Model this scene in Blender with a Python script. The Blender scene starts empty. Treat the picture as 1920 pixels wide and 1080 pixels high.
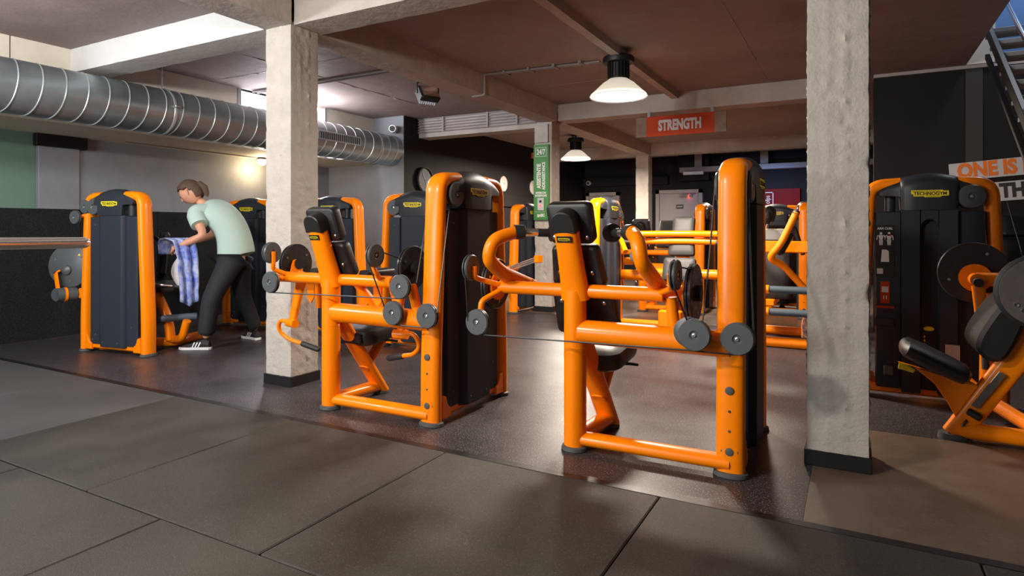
import bpy, bmesh, math, random
from mathutils import Vector, Matrix, noise
PI = math.pi
rnd = random.Random(7)
SC = bpy.context.scene
COL = SC.collection
# ------------------------------------------------------------------ camera, world, exposure, lights
YAW = math.radians(28.7)
cam = bpy.data.cameras.new('camera'); cam.sensor_width = 36; cam.lens = 36 * 1170 / 1920
cam.shift_y = -110 / 1920; cam.clip_start = .05
co = bpy.data.objects.new('camera', cam); COL.objects.link(co)
co.location = (0, 0, 1.17); co.rotation_euler = (PI / 2, 0, YAW); SC.camera = co
SC.view_settings.view_transform = 'Standard'; SC.view_settings.look = 'None'
SC.view_settings.gamma = 1; SC.view_settings.use_curve_mapping = False
SC.view_settings.exposure = 0.5
W = bpy.data.worlds.new('world'); SC.world = W; W.use_nodes = True
W.node_tree.nodes['Background'].inputs[0].default_value = (.5, .55, .65, 1)
W.node_tree.nodes['Background'].inputs[1].default_value = .05

def area(name, loc, power, size, color=(1, .9, .78), rot=(0, 0, 0), shape='DISK', sy=None, spread=PI):
    l = bpy.data.lights.new(name, 'AREA'); l.energy = power; l.shape = shape; l.size = size; l.color = color
    if sy: l.size_y = sy
    l.spread = spread
    o = bpy.data.objects.new(name, l); COL.objects.link(o); o.location = loc; o.rotation_euler = rot
    return o
def point(name, loc, power, r=.1, color=(1, .8, .6)):
    l = bpy.data.lights.new(name, 'POINT'); l.energy = power; l.shadow_soft_size = r; l.color = color
    o = bpy.data.objects.new(name, l); COL.objects.link(o); o.location = loc
    return o
WARM = (1, .86, .72); COOL = (.95, .97, 1)
area('bay_light_a', (-2.02, 5.86, 2.44), 140, .5, WARM)
area('bay_light_b', (-4.53, 10.74, 2.44), 190, .5, WARM)
point('bay_light_d', (-5.0, 1.1, 2.48), 140, .10, COOL)          # lamp in the bay on the camera's left, outside the frame
point('bay_light_e', (-2.4, .4, 2.45), 190, .12, (1, .9, .8))        # next lamp of the same row, outside the frame
area('bay_light_f', (-1.6, 10.6, 2.50), 80, .5, WARM)
WIN = (.95, .93, 1)
area('window_light', (-6.62, 5.88, 2.79), 150, 1.3, WIN, (0, -PI / 2, 0), 'RECTANGLE', .26)
area('front_fill_light', (-4.2, -2.9, 1.7), 130, 2.6, (.93, .96, 1), (math.radians(95), 0, 0), 'RECTANGLE', 1.2)   # unseen fill light added behind the viewer to brighten the machine fronts
point('soffit_light', (-7.40, 6.09, 2.02), 9, .05, (1, .75, .45))
area('stairwell_light', (1.9, 7.2, 4.9), 24, .6, COOL)
area('tray_light', (-1.6, 13.6, 2.38), 16, .9, (.25, .45, 1), (math.radians(25), 0, 0), 'RECTANGLE', .1)

# ------------------------------------------------------------------ materials
def N(nt, t, **kw):
    n = nt.nodes.new(t)
    for k, v in kw.items(): setattr(n, k, v)
    return n
def mat(name, col, rough=.5, metal=0, var=0, vscale=4, bump=0, bscale=30, coat=0, emit=None, estr=0, col2=None, rvar=0, spec=.5):
    m = bpy.data.materials.new(name); m.use_nodes = True; nt = m.node_tree
    b = nt.nodes['Principled BSDF']
    b.inputs['Base Color'].default_value = (*col, 1); b.inputs['Roughness'].default_value = rough
    b.inputs['Metallic'].default_value = metal; b.inputs['Coat Weight'].default_value = coat
    b.inputs['Coat Roughness'].default_value = .12; b.inputs['Specular IOR Level'].default_value = spec
    if emit: b.inputs['Emission Color'].default_value = (*emit, 1); b.inputs['Emission Strength'].default_value = estr
    tc = N(nt, 'ShaderNodeTexCoord')
    if var or col2 or rvar:
        nz = N(nt, 'ShaderNodeTexNoise'); nz.inputs['Scale'].default_value = vscale; nz.inputs['Detail'].default_value = 6
        nz.inputs['Roughness'].default_value = .65
        nt.links.new(tc.outputs['Object'], nz.inputs['Vector'])
        if var or col2:
            r = N(nt, 'ShaderNodeValToRGB'); r.color_ramp.elements[0].position = .32; r.color_ramp.elements[1].position = .68
            c2 = col2 or tuple(min(1, c * (1 + var)) for c in col); c1 = col if col2 else tuple(c * (1 - var) for c in col)
            r.color_ramp.elements[0].color = (*c1, 1); r.color_ramp.elements[1].color = (*c2, 1)
            nt.links.new(nz.outputs['Fac'], r.inputs['Fac']); nt.links.new(r.outputs['Color'], b.inputs['Base Color'])
        if rvar:
            mr = N(nt, 'ShaderNodeMapRange'); mr.inputs[3].default_value = max(.02, rough - rvar); mr.inputs[4].default_value = rough + rvar
            mr.inputs[1].default_value = .3; mr.inputs[2].default_value = .7
            nt.links.new(nz.outputs['Fac'], mr.inputs[0]); nt.links.new(mr.outputs[0], b.inputs['Roughness'])
    if bump:
        n2 = N(nt, 'ShaderNodeTexNoise'); n2.inputs['Scale'].default_value = bscale; n2.inputs['Detail'].default_value = 8
        n2.inputs['Roughness'].default_value = .6
        nt.links.new(tc.outputs['Object'], n2.inputs['Vector'])
        bp = N(nt, 'ShaderNodeBump'); bp.inputs['Strength'].default_value = bump; bp.inputs['Distance'].default_value = .02
        nt.links.new(n2.outputs['Fac'], bp.inputs['Height']); nt.links.new(bp.outputs['Normal'], b.inputs['Normal'])
    return m
def speckle(m, scale, col, thr=.62, amount=1.0):
    """light granules scattered through a rubber surface"""
    nt = m.node_tree; b = nt.nodes['Principled BSDF']
    tc = N(nt, 'ShaderNodeTexCoord'); v = N(nt, 'ShaderNodeTexNoise'); v.inputs['Scale'].default_value = scale
    v.inputs['Detail'].default_value = 1.5
    nt.links.new(tc.outputs['Object'], v.inputs['Vector'])
    r = N(nt, 'ShaderNodeValToRGB'); r.color_ramp.elements[0].position = thr; r.color_ramp.elements[1].position = thr + .05
    nt.links.new(v.outputs['Fac'], r.inputs['Fac'])
    mx = N(nt, 'ShaderNodeMix', data_type='RGBA'); mx.inputs['B'].default_value = (*col, 1)
    mul = N(nt, 'ShaderNodeMath', operation='MULTIPLY'); mul.inputs[1].default_value = amount
    nt.links.new(r.outputs['Color'], mul.inputs[0]); nt.links.new(mul.outputs[0], mx.inputs['Factor'])
    src = b.inputs['Base Color'].links
    if src: nt.links.new(src[0].from_socket, mx.inputs['A'])
    else: mx.inputs['A'].default_value = b.inputs['Base Color'].default_value
    nt.links.new(mx.outputs['Result'], b.inputs['Base Color'])
    return m
ORANGE = mat('orange_powder_coat', (1.0, .245, .0), .32, 0, coat=.12, spec=.3)
SHELL = mat('charcoal_moulded_plastic', (.027, .033, .044), .48, spec=.22, bump=.05, bscale=600)
SHELL2 = mat('charcoal_hood_plastic', (.024, .028, .035), .42, spec=.3, bump=.06, bscale=500)
PULLEY = mat('graphite_nylon', (.075, .085, .09), .38)
PADB = mat('black_leatherette', (.012, .012, .012), .42, bump=.12, bscale=350)
PADG = mat('worn_grey_leatherette', (.030, .029, .028), .5, var=.25, vscale=9, bump=.1, bscale=300)
GRIP = mat('black_rubber_grip', (.018, .019, .02), .55, bump=.1, bscale=400)
FOAM = mat('slate_foam', (.06, .085, .11), .6)
FOOT = mat('grey_rubber_foot', (.07, .075, .075), .6)
CHROME = mat('chrome', (.85, .85, .85), .16, .95)
STEEL = mat('bolt_steel', (.6, .6, .6), .25, 1)
CABLE = mat('black_cable', (.02, .02, .02), .4)
DISC = mat('black_steel_disc', (.035, .033, .033), .3, .3, rvar=.1, vscale=12)
DISCG = mat('brushed_grey_disc', (.13, .115, .105), .42, .3, var=.2, vscale=14)
YEL = mat('yellow_sticker', (.9, .72, .01), .45)
INK = mat('black_ink', (.01, .01, .01), .5)
DARK = mat('dark_recess', (.006, .006, .006), .6)
WHITEINK = mat('white_ink', (.75, .74, .72), .6)
CONC = mat('painted_concrete', (.46, .425, .375), .75, spec=.3, var=.10, vscale=7, bump=.35, bscale=55)
BEAM = mat('beam_paint', (.42, .375, .34), .7, spec=.25, var=.12, vscale=3, bump=.4, bscale=14)
CEIL = mat('ceiling_paint', (.27, .215, .20), .7, spec=.2, var=.12, vscale=1.7, bump=.35, bscale=5)
WUP = mat('cream_wall_paint', (.62, .56, .46), .7, var=.06, vscale=3, bump=.15, bscale=12)
WGREY = mat('grey_wall_paint', (.22, .23, .25), .6, var=.1, vscale=2.2, bump=.15, bscale=14)
WGREEN = mat('green_wall_paint', (.12, .21, .16), .6, var=.08, vscale=2, bump=.12, bscale=14)
WDARK = mat('near_black_wall_paint', (.012, .010, .010), .6, spec=.2, var=.15, vscale=2, bump=.12, bscale=12)
DADO = speckle(mat('dark_needle_felt', (.018, .018, .020), .95, spec=.15, var=.3, vscale=60, bump=.5, bscale=240), 120, (.07, .075, .08), .6, .5)
RUB = speckle(mat('speckled_rubber_floor', (.037, .032, .035), .38, spec=.3, var=.16, vscale=3, bump=.06, bscale=260, rvar=.06), 135, (.30, .29, .285), .61, .85)
MAT1 = speckle(mat('granulate_rubber_mat', (.028, .0255, .019), .62, var=.38, vscale=2.3, bump=.35, bscale=330, rvar=.08), 210, (.10, .095, .08), .60, .6)
MAT2 = speckle(mat('smooth_grey_mat', (.058, .058, .057), .6, var=.12, vscale=2, bump=.2, bscale=330), 260, (.07, .07, .065), .62, .5)
STRIP = mat('black_edge_strip', (.010, .009, .009), .42, spec=.4, rvar=.1, vscale=8)
CFLOOR = mat('brown_sealed_concrete', (.115, .08, .055), .36, col2=(.165, .12, .085), vscale=2.4, bump=.08, bscale=40, rvar=.1)
GALV = mat('galvanised_steel', (.36, .42, .45), .40, .85, var=.12, vscale=3, rvar=.05)
GALVR = mat('galvanised_rib', (.62, .66, .67), .35, .7)
BLACKM = mat('black_painted_metal', (.012, .012, .012), .45, spec=.3)
GREYM = mat('grey_conduit', (.26, .23, .22), .5)
LAMPIN = mat('lamp_diffuser', (1, 1, 1), .5, emit=(1, .96, .9), estr=14)
WARMG = mat('warm_lamp_glass', (1, .9, .7), .3, emit=(1, .72, .38), estr=25)
WINDOWG = mat('daylit_pane', (1, 1, 1), .3, emit=(.95, .93, 1), estr=6)
REDL = mat('red_indicator', (1, .05, .03), .3, emit=(1, .02, .02), estr=6)
DOORP = mat('door_paint', (.42, .37, .35), .5, bump=.05)
REDP = mat('red_panel', (.22, .003, .006), .45, spec=.1)
GREEN = mat('green_sign', (.05, .22, .045), .5)
ORSIGN = mat('orange_sign', (.38, .036, .002), .6, spec=.2)
WOOD = mat('sign_wood_print', (.20, .115, .065), .6, col2=(.12, .07, .04), vscale=9)
BOARD = mat('pale_sign_board', (.50, .47, .45), .6)
ORTXT = mat('orange_lettering', (.75, .16, .01), .55)
DKTXT = mat('dark_lettering', (.03, .025, .022), .55)
SILVER = mat('silver_intercom', (.5, .5, .5), .35, .3)
BLUEW = mat('blue_wall', (.10, .22, .45), .6)
TREAD = mat('grey_stair_tread', (.30, .29, .27), .6, var=.15, bump=.2)
STEELD = mat('dark_stair_steel', (.016, .0145, .013), .5)
SKIN = mat('skin', (.62, .30, .19), .5)
HAIR = mat('brown_hair', (.09, .05, .03), .6, bump=.5, bscale=90)
MINT = mat('mint_cotton', (.44, .58, .52), .85, bump=.25, bscale=9)
TROUS = mat('black_trousers', (.013, .015, .019), .8, bump=.2, bscale=8)
SHOE = mat('black_shoe_mesh', (.02, .02, .022), .7)
SOLE = mat('white_sole', (.75, .75, .75), .6)
TOWEL = mat('blue_white_towel', (.012, .07, .50), .9, col2=(.50, .56, .72), vscale=11, bump=.4, bscale=60)
TOWELW = mat('white_towel_side', (.62, .62, .62), .9, bump=.4, bscale=60)
WSHIRT = mat('white_shirt', (.6, .58, .55), .85, bump=.2, bscale=9)
BOTTLE = mat('clear_bottle_plastic', (.75, .85, .95), .1); BOTTLE.node_tree.nodes['Principled BSDF'].inputs['Transmission Weight'].default_value = .9
BLUEC = mat('blue_cap', (.02, .1, .5), .4)

# ------------------------------------------------------------------ mesh helpers
class MB:
    def __init__(s): s.v = []; s.f = []
    def add(s, v, f):
        n = len(s.v); s.v += [tuple(p) for p in v]; s.f += [tuple(i + n for i in q) for q in f]; return s
    def box(s, x0, y0, z0, x1, y1, z1, b=0):
        """box with chamfered edges all round"""
        if b <= 0:
            v = [(x, y, z) for x in (x0, x1) for y in (y0, y1) for z in (z0, z1)]
            return s.add(v, [(0, 1, 3, 2), (4, 6, 7, 5), (0, 4, 5, 1), (2, 3, 7, 6), (0, 2, 6, 4), (1, 5, 7, 3)])
        P = [(x0, y0), (x1, y0), (x1, y1), (x0, y1)]
        P = [(x0 + b, y0), (x1 - b, y0), (x1, y0 + b), (x1, y1 - b), (x1 - b, y1), (x0 + b, y1), (x0, y1 - b), (x0, y0 + b)]
        return s.prism(P, z0, z1, b)
    def prism(s, P, a, c, b=0, M=None):
        """polygon P (ccw, x/y) extruded along z from a to c, rims chamfered by b; M maps to place"""
        n = len(P)
        def inset(d):
            out = []
            for i in range(n):
                p0, p1, p2 = Vector(P[i - 1]), Vector(P[i]), Vector(P[(i + 1) % n])
                e1, e2 = (p1 - p0), (p2 - p1)
                if e1.length < 1e-9 or e2.length < 1e-9: out.append(tuple(p1)); continue
                e1.normalize(); e2.normalize()
                n1, n2 = Vector((-e1.y, e1.x)), Vector((-e2.y, e2.x)); k = 1 + n1.dot(n2)
                q = p1 + (n1 + n2) * (d / max(k, .35)); out.append((q.x, q.y))
            return out
        rings = [(P, a), (P, c)] if b <= 0 else [(inset(b), a), (P, a + b), (P, c - b), (inset(b), c)]
        V = [(x, y, z) for R, z in rings for x, y in R]; F = []
        for k in range(len(rings) - 1):
            for i in range(n):
                j = (i + 1) % n; F.append((k * n + i, k * n + j, (k + 1) * n + j, (k + 1) * n + i))
        F.append(tuple(reversed(range(n)))); m = (len(rings) - 1) * n; F.append(tuple(range(m, m + n)))
        if M is not None: V = [tuple(M @ Vector(p)) for p in V]
        return s.add(V, F)
    def sweep(s, path, rx, ry=None, side=None, seg=16, caps=True, power=2.0):
        """tube along path; rx along the side vector, ry across it; radii may be lists; power>2 squares the profile"""
        pts = [Vector(p) for p in path]; n = len(pts)
        rx = rx if isinstance(rx, (list, tuple)) else [rx] * n
        ry = rx if ry is None else (ry if isinstance(ry, (list, tuple)) else [ry] * n)
        T = []
        for i in range(n):
            a = pts[max(i - 1, 0)]; b = pts[min(i + 1, n - 1)]
            if 0 < i < n - 1: t = (pts[i] - a).normalized() + (b - pts[i]).normalized()
            else: t = b - a
            T.append(t.normalized())
        if side is None:
            side = Vector((0, 0, 1)).cross(T[0])
            if side.length < .05: side = Vector((1, 0, 0))
        u = Vector(side); V = []
        for i in range(n):
            u = (u - T[i] * u.dot(T[i])).normalized(); w = T[i].cross(u)
            sc = 1.0
            if 0 < i < n - 1:
                c = (pts[i] - pts[i - 1]).normalized().dot(T[i]); sc = 1 / max(c, .5)
            for k in range(seg):
                a = 2 * PI * k / seg; c_, s_ = math.cos(a), math.sin(a)
                c_ = math.copysign(abs(c_) ** (2 / power), c_); s_ = math.copysign(abs(s_) ** (2 / power), s_)
                V.append(tuple(pts[i] + u * (rx[i] * c_) + w * (ry[i] * s_ * (1 if sc < 1.001 else 1))))
        F = []
        for i in range(n - 1):
            for k in range(seg):
                j = (k + 1) % seg; F.append((i * seg + k, i * seg + j, (i + 1) * seg + j, (i + 1) * seg + k))
        if caps: F.append(tuple(reversed(range(seg)))); F.append(tuple(range((n - 1) * seg, n * seg)))
        return s.add(V, F)
    def lathe(s, prof, M=None, seg=28):
        """profile of (radius, z) turned about z"""
        V = []; F = []; n = len(prof)
        for r, z in prof:
            for k in range(seg): V.append((r * math.cos(2 * PI * k / seg), r * math.sin(2 * PI * k / seg), z))
        for i in range(n - 1):
            for k in range(seg):
                j = (k + 1) % seg; F.append((i * seg + k, i * seg + j, (i + 1) * seg + j, (i + 1) * seg + k))
        op = max(abs(prof[0][0] - prof[-1][0]), abs(prof[0][1] - prof[-1][1])) > 1e-6     # a closed profile has no caps
        if op and prof[0][0] > 1e-6: F.append(tuple(reversed(range(seg))))
        if op and prof[-1][0] > 1e-6: F.append(tuple(range((n - 1) * seg, n * seg)))
        if M is not None: V = [tuple(M @ Vector(p)) for p in V]
        return s.add(V, F)
    def loft(s, secs, closed_ends=True):
        """list of equal-length closed rings"""
        n = len(secs[0]); V = [p for r in secs for p in r]; F = []
        for i in range(len(secs) - 1):
            for k in range(n):
                j = (k + 1) % n; F.append((i * n + k, i * n + j, (i + 1) * n + j, (i + 1) * n + k))
        if closed_ends: F.append(tuple(reversed(range(n)))); m = (len(secs) - 1) * n; F.append(tuple(range(m, m + n)))
        return s.add(V, F)
    def xf(s, M): s.v = [tuple(M @ Vector(p)) for p in s.v]; return s
    def mesh(s, name, angle=35):
        me = bpy.data.meshes.new(name); me.from_pydata(s.v, [], s.f)
        bm = bmesh.new(); bm.from_mesh(me); bmesh.ops.remove_doubles(bm, verts=bm.verts, dist=1e-5)
        bmesh.ops.recalc_face_normals(bm, faces=bm.faces); bm.to_mesh(me); bm.free()
        me.polygons.foreach_set('use_smooth', [True] * len(me.polygons)); me.set_sharp_from_angle(angle=math.radians(angle))
        return me
def link(name, me, m, parent=None, loc=(0, 0, 0), rot=(0, 0, 0), label=None, **props):
    if isinstance(me, MB): me = me.mesh(name)
    o = bpy.data.objects.new(name, me); COL.objects.link(o)
    if m and (not me.materials): me.materials.append(m)
    elif m and me.materials[0] != m:
        o.material_slots[0].link = 'OBJECT'; o.material_slots[0].material = m
    o.parent = parent; o.location = loc; o.rotation_euler = rot
    if label: o['label'] = label
    for k, v in props.items(): o[k] = v
    return o
def thing(name, label, cat, loc=(0, 0, 0), rz=0, group=None):
    o = bpy.data.objects.new(name, None); COL.objects.link(o); o.location = loc; o.rotation_euler = (0, 0, rz)
    o['label'] = label; o['category'] = cat
    if group: o['group'] = group
    return o
def struct(name, me, m, parent=None, label=None, **kw):
    o = link(name, me, m, parent, label=label, **kw)
    if not parent: o['kind'] = 'structure'
    return o
def kids(o): return [c for c in bpy.data.objects if c.parent == o]
def copy_tree(o, parent=None):
    c = o.copy(); COL.objects.link(c); c.parent = parent
    for k in kids(o): copy_tree(k, c)
    return c
def fillet(pts, r, n=6):
    """round the corners of a polyline"""
    P = [Vector(p) for p in pts]; out = [P[0]]
    for i in range(1, len(P) - 1):
        a, b, c = P[i - 1], P[i], P[i + 1]; rr = r[i - 1] if isinstance(r, (list, tuple)) else r
        d = min(rr, (a - b).length * .49, (c - b).length * .49)
        p0 = b + (a - b).normalized() * d; p2 = b + (c - b).normalized() * d
        for k in range(n + 1):
            t = k / n; out.append(p0 * (1 - t) ** 2 + b * 2 * t * (1 - t) + p2 * t * t)
    out.append(P[-1]); return [tuple(p) for p in out]
CACHE = {}
def cached(key, fn):
    if key not in CACHE: CACHE[key] = fn().mesh(key)
    return CACHE[key]
def RX(a): return Matrix.Rotation(a, 4, 'X')
def RY(a): return Matrix.Rotation(a, 4, 'Y')
def RZ(a): return Matrix.Rotation(a, 4, 'Z')
def TR(x, y, z): return Matrix.Translation((x, y, z))
def text_mesh(txt, size, bold=0., sx=1., depth=.001, align='CENTER', sp=1.):
    cu = bpy.data.curves.new('lettering', 'FONT'); cu.body = txt; cu.size = size; cu.align_x = align; cu.align_y = 'CENTER'
    cu.offset = bold; cu.extrude = depth; cu.space_character = sp; cu.resolution_u = 3
    o = bpy.data.objects.new('lettering', cu); COL.objects.link(o)
    dg = bpy.context.evaluated_depsgraph_get(); me = bpy.data.meshes.new_from_object(o.evaluated_get(dg))
    bpy.data.objects.remove(o); bpy.data.curves.remove(cu)
    me.materials.clear(); me.transform(Matrix.Diagonal((sx, 1, 1, 1))); me.name = 'lettering'
    return me
def roughbox(x0, y0, z0, x1, y1, z1, cell=.035, amp=.003, chip=.010, seed=0, seams=False):
    """box of poured concrete: gridded faces, uneven, chipped along the arrises"""
    bm = bmesh.new(); bmesh.ops.create_cube(bm, size=1)
    S = (x1 - x0, y1 - y0, z1 - z0)
    for v in bm.verts: v.co = Vector((x0 + (v.co.x + .5) * S[0], y0 + (v.co.y + .5) * S[1], z0 + (v.co.z + .5) * S[2]))
    for ax in range(3):
        n = max(1, int(S[ax] / cell)); lo = (x0, y0, z0)[ax]
        if ax == 2 and S[2] < .5: n = max(2, n)
        for k in range(1, n):
            c = [0, 0, 0]; c[ax] = lo + S[ax] * k / n; no = [0, 0, 0]; no[ax] = 1
            bmesh.ops.bisect_plane(bm, geom=bm.verts[:] + bm.edges[:] + bm.faces[:], plane_co=c, plane_no=no)
    bm.normal_update()
    for v in bm.verts:
        p = v.co.copy(); on = sum((abs(p[a] - (x0, y0, z0)[a]) < 1e-4) + (abs(p[a] - (x1, y1, z1)[a]) < 1e-4) for a in range(3))
        d = amp * noise.noise(p * 6 + Vector((seed, 0, 0))) + amp * .6 * noise.noise(p * 19 + Vector((0, seed, 0)))
        if seams and on == 1:
            t = (p.y - y0) / S[1] if min(abs(p.x - x0), abs(p.x - x1)) < 1e-4 else (p.x - x0) / S[0]
            for q in (.34, .62):
                w = max(0, 1 - abs(t - q - .02 * noise.noise(Vector((0, seed, p.z * 3)))) / .07); k_ = noise.noise(Vector((seed, q * 9, p.z * 26)))
                d += w * (.007 - .032 * max(0, k_ - .02) + .013 * noise.noise(p * 48))
        if on >= 2: d -= .002 + chip * 1.3 * max(0, noise.noise(p * 11 + Vector((seed, seed, 3))) - .15)
        v.co += v.normal * d
    me = bpy.data.meshes.new('concrete'); bm.to_mesh(me); bm.free()
    me.polygons.foreach_set('use_smooth', [True] * len(me.polygons)); me.set_sharp_from_angle(angle=math.radians(50))
    return me

# ------------------------------------------------------------------ room shell
XL, XR, YF, YB, ZC = -7.63, 4.6, -3.0, 15.0, 2.92
fl = struct('floor', MB().box(XL - .2, YF - .2, -.25, XR + .2, YB + .2, -.03), CFLOOR)
# speckled rubber sheet and brown concrete zones
def sheet(name, x0, y0, x1, y1, m, top=0, bot=-.05): return link(name, MB().box(x0, y0, bot, x1, y1, top), m, fl)
sheet('rubber_sheet', XL, 2.74, -.18, 7.85, RUB)
sheet('rubber_sheet', .0, 4.2, XR, 8.3, RUB)
sheet('rubber_sheet', -.18, 4.2, .0, 7.85, RUB)
sheet('concrete_screed', -.179, 2.74, XR, 4.199, CFLOOR, -.001)
sheet('concrete_screed', -6.4, 7.851, 1.05, YB, CFLOOR, -.001)
link('edge_strip', MB().box(XL, 2.675, -.03, XR, 2.735, .012, .006), STRIP, fl)
# rubber mats, half-bonded
for row, (y1, off) in enumerate(((2.67, -.734), (1.51, -.175), (.35, -.734), (-.81, -.175))):
    for k in range(-7, 6):
        x0 = off + 1.12 * k; x1 = x0 + 1.12
        if x1 < XL + .05 or x0 > XR - .05: continue
        a, b = max(x0, XL) + .003, min(x1, XR) - .003
        m = MAT2 if (row == 0 and x1 < -3.9) else MAT1
        link('rubber_mat', MB().box(a, y1 - 1.155, -.03, b, y1 - .003, .018 + rnd.uniform(-.0015, .0015), .005), m, fl)
ceil = struct('ceiling', MB().box(-6.68, YF, ZC, 1.05, YB, ZC + .2).box(1.05, YF, ZC, XR, 4.5, ZC + .2).box(2.4, 4.5, ZC, XR, YB, ZC + .2), CEIL)
# formwork seams that show as thin ridges on the ceiling
for (x0, y0, x1, y1) in ((-6.68, 2.25, -3.95, 2.29), (-6.68, 4.75, -3.95, 4.79), (-3.6, 4.9, 1.0, 4.95), (-3.6, 6.9, -2.05, 6.93), (-6.3, 9.9, -3.9, 9.94), (-5.4, 3.7, -5.36, 7.9), (-.9, 3.7, -.88, 7.9)):
    link('plaster_seam', roughbox(x0, y0, ZC - .004, x1, y1, ZC + .01, .03, .006, .012, x0), CEIL, ceil)
wl = struct('wall_left', MB().box(XL - .2, YF, 0, XL, 15, 2.19), WGREY)
link('green_panel', MB().box(XL - .01, .6, 1.39, XL + .006, 3.38, 2.19), WGREEN, wl, label='pale green painted field')
link('wall_pier', MB().box(XL - .01, 3.40, 1.39, XL + .035, 3.80, 2.10, .004), WGREY, wl)
link('corbel', MB().box(XL - .01, 3.36, 2.06, XL + .09, 3.86, 2.189, .004), WDARK, wl)
y = .3
for k in range(9):                                               # felt dado panels with open joints
    link('felt_panel', MB().box(XL, y + .003, .0, XL + .022, y + .877, 1.39, .003), DADO, wl); y += .88
bulk = struct('wall_upper_left', MB().box(XL - .2, YF, 2.19, -6.68, 5.15, ZC + .1).box(XL - .2, 6.62, 2.19, -6.68, 7.63, ZC + .1).box(XL - .2, 5.15, 2.19, -6.68, 6.62, 2.65), WUP)
link('plaster_joint', MB().box(-6.682, 2.76, 2.4, -6.677, 2.765, ZC), DARK, bulk)
wn = thing('window_1', 'bright high window above the galvanised duct', 'window'); wn['kind'] = 'structure'
link('pane', MB().box(-6.78, 5.15, 2.65, -6.77, 6.62, 2.915), WINDOWG, wn)
link('window_frame', MB().box(-6.77, 5.15, 2.65, -6.67, 5.185, 2.915).box(-6.77, 6.585, 2.65, -6.67, 6.62, 2.915).box(-6.77, 5.185, 2.65, -6.68, 6.585, 2.67), GREYM, wn)
link('window_handle', MB().box(-6.71, 5.6, 2.67, -6.64, 5.82, 2.70, .006), BLACKM, wn)
pier = struct('wall_pier', MB().box(XL - .2, 7.63, 0, -6.07, YB, ZC + .1), WDARK, label='dark projecting wall that the duct runs into')
link('wall_face', MB().box(XL - .1, 7.615, 0, -6.072, 7.631, ZC), WGREY, pier)
link('wall_ledge', MB().box(-6.071, 8.6, 1.62, -6.03, YB, 1.85, .004), WDARK, pier)
wb = struct('wall_back', MB().box(-8, YB, 0, XR + .2, YB + .2, 5.5), WDARK)
link('wall_ledge', MB().box(-6.2, YB - .12, 2.25, -3.9, YB + .01, 2.45, .005), WDARK, wb)
link('wall_ledge', MB().box(-3.6, YB - .35, 2.3, -2.9, YB + .01, 2.95, .005), WDARK, wb)
wr = struct('wall_right_back', MB().box(.2, 8.2, 0, XR, 8.4, 2.885), WDARK)
link('wall_head', MB().box(.2, 8.17, 2.885, XR, 8.4, ZC), BEAM, wr)
link('wall_head', MB().box(1.05, 8.15, ZC + .002, 1.30, 8.2, 3.45), WUP, wr, label='cream wall piece beside the stair opening')
link('wall_light_patch', MB().box(1.05, 8.185, 1.78, 1.20, 8.205, 2.884), mat('light_patch_tone', (.045, .04, .036), .6, spec=.2), wr, label='paler strip standing for a patch of light on the dark wall')  # soft patch of light on the wall, put in as a paler strip
struct('wall_front', MB().box(XL - .2, YF - .2, 0, XR + .2, YF, 5.5), WGREY)
wn2 = struct('fill_window', MB().box(-5.9, YF - .02, 1.05, -2.5, YF - .005, 2.35), mat('fill_window_pane', (.6, .65, .7), .05, emit=(.9, .95, 1), estr=.6), label='unseen window added behind the viewer around the fill light')  # glowing pane and frame added out of view to go with the fill light
link('window_frame', MB().box(-5.96, YF - .03, .99, -2.44, YF + .03, 1.05).box(-5.96, YF - .03, 2.35, -2.44, YF + .03, 2.41).box(-5.96, YF - .03, 1.05, -5.9, YF + .03, 2.35).box(-2.5, YF - .03, 1.05, -2.44, YF + .03, 2.35).box(-4.23, YF - .03, 1.05, -4.17, YF + .03, 2.35), BLACKM, wn2)
struct('wall_right', MB().box(XR, YF, 0, XR + .2, YB, 5.5), WDARK)
sw = struct('wall_stairwell', MB().box(1.0, 8.2, ZC + .001, 2.4, 8.4, 5.5).box(.85, 4.5, ZC + .2, 1.05, 8.2, 5.5).box(2.4, 4.3, ZC + .2, 2.6, 8.4, 5.5).box(1.0, 4.3, ZC + .2, 2.4, 4.5, 5.5).box(.85, 4.3, 5.5, 2.6, 8.4, 5.7), BLUEW)
# concrete pillars with black skirting
def pillar(x, y, z1, label, seed):
    o = struct('concrete_pillar', roughbox(x, y, 0, x + .27, y + .27, z1, .0165, .002, .012, seed, True), CONC, label=label, category='pillar')
    link('skirting', MB().box(x - .012, y - .012, 0, x + .282, y + .282, .075, .003), BLACKM, o)
    return o
pillar(-3.93, 3.27, 2.72, 'chipped white concrete pillar beside the person with the towel', 1.3)
pillar(-.205, 3.44, 2.72, 'broad pale concrete pillar standing where the brown floor begins', 5.1)
p3 = pillar(-4.01, 8.0, 2.72, 'pale concrete pillar carrying the green intercom board', 9.7)
pillar(-3.97, 12.6, 2.72, 'distant battered pillar between the two grey doors', 14.2)
def beam(x0, y0, x1, y1, label, seed, z0=2.69):
    return struct('ceiling_beam', roughbox(x0, y0, z0, x1, y1, ZC + .02, .07, .003, .012, seed), BEAM, label=label, category='beam')
beam(-3.94, YF, -3.65, 3.27, 'ceiling beam running from the white pillar towards the viewer', 2)
beam(-3.94, 3.55, -3.65, 8.0, 'ceiling beam between the white pillar and the intercom pillar', 3)
beam(-3.94, 8.28, -3.65, 12.6, 'ceiling beam beyond the intercom pillar', 4)
beam_w = beam(-6.68, 3.26, -3.94, 3.56, 'white ceiling beam over the galvanised duct', 5)
beam(-3.65, 3.29, -.2, 3.57, 'ceiling beam between the two nearest pillars', 6)
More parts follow.
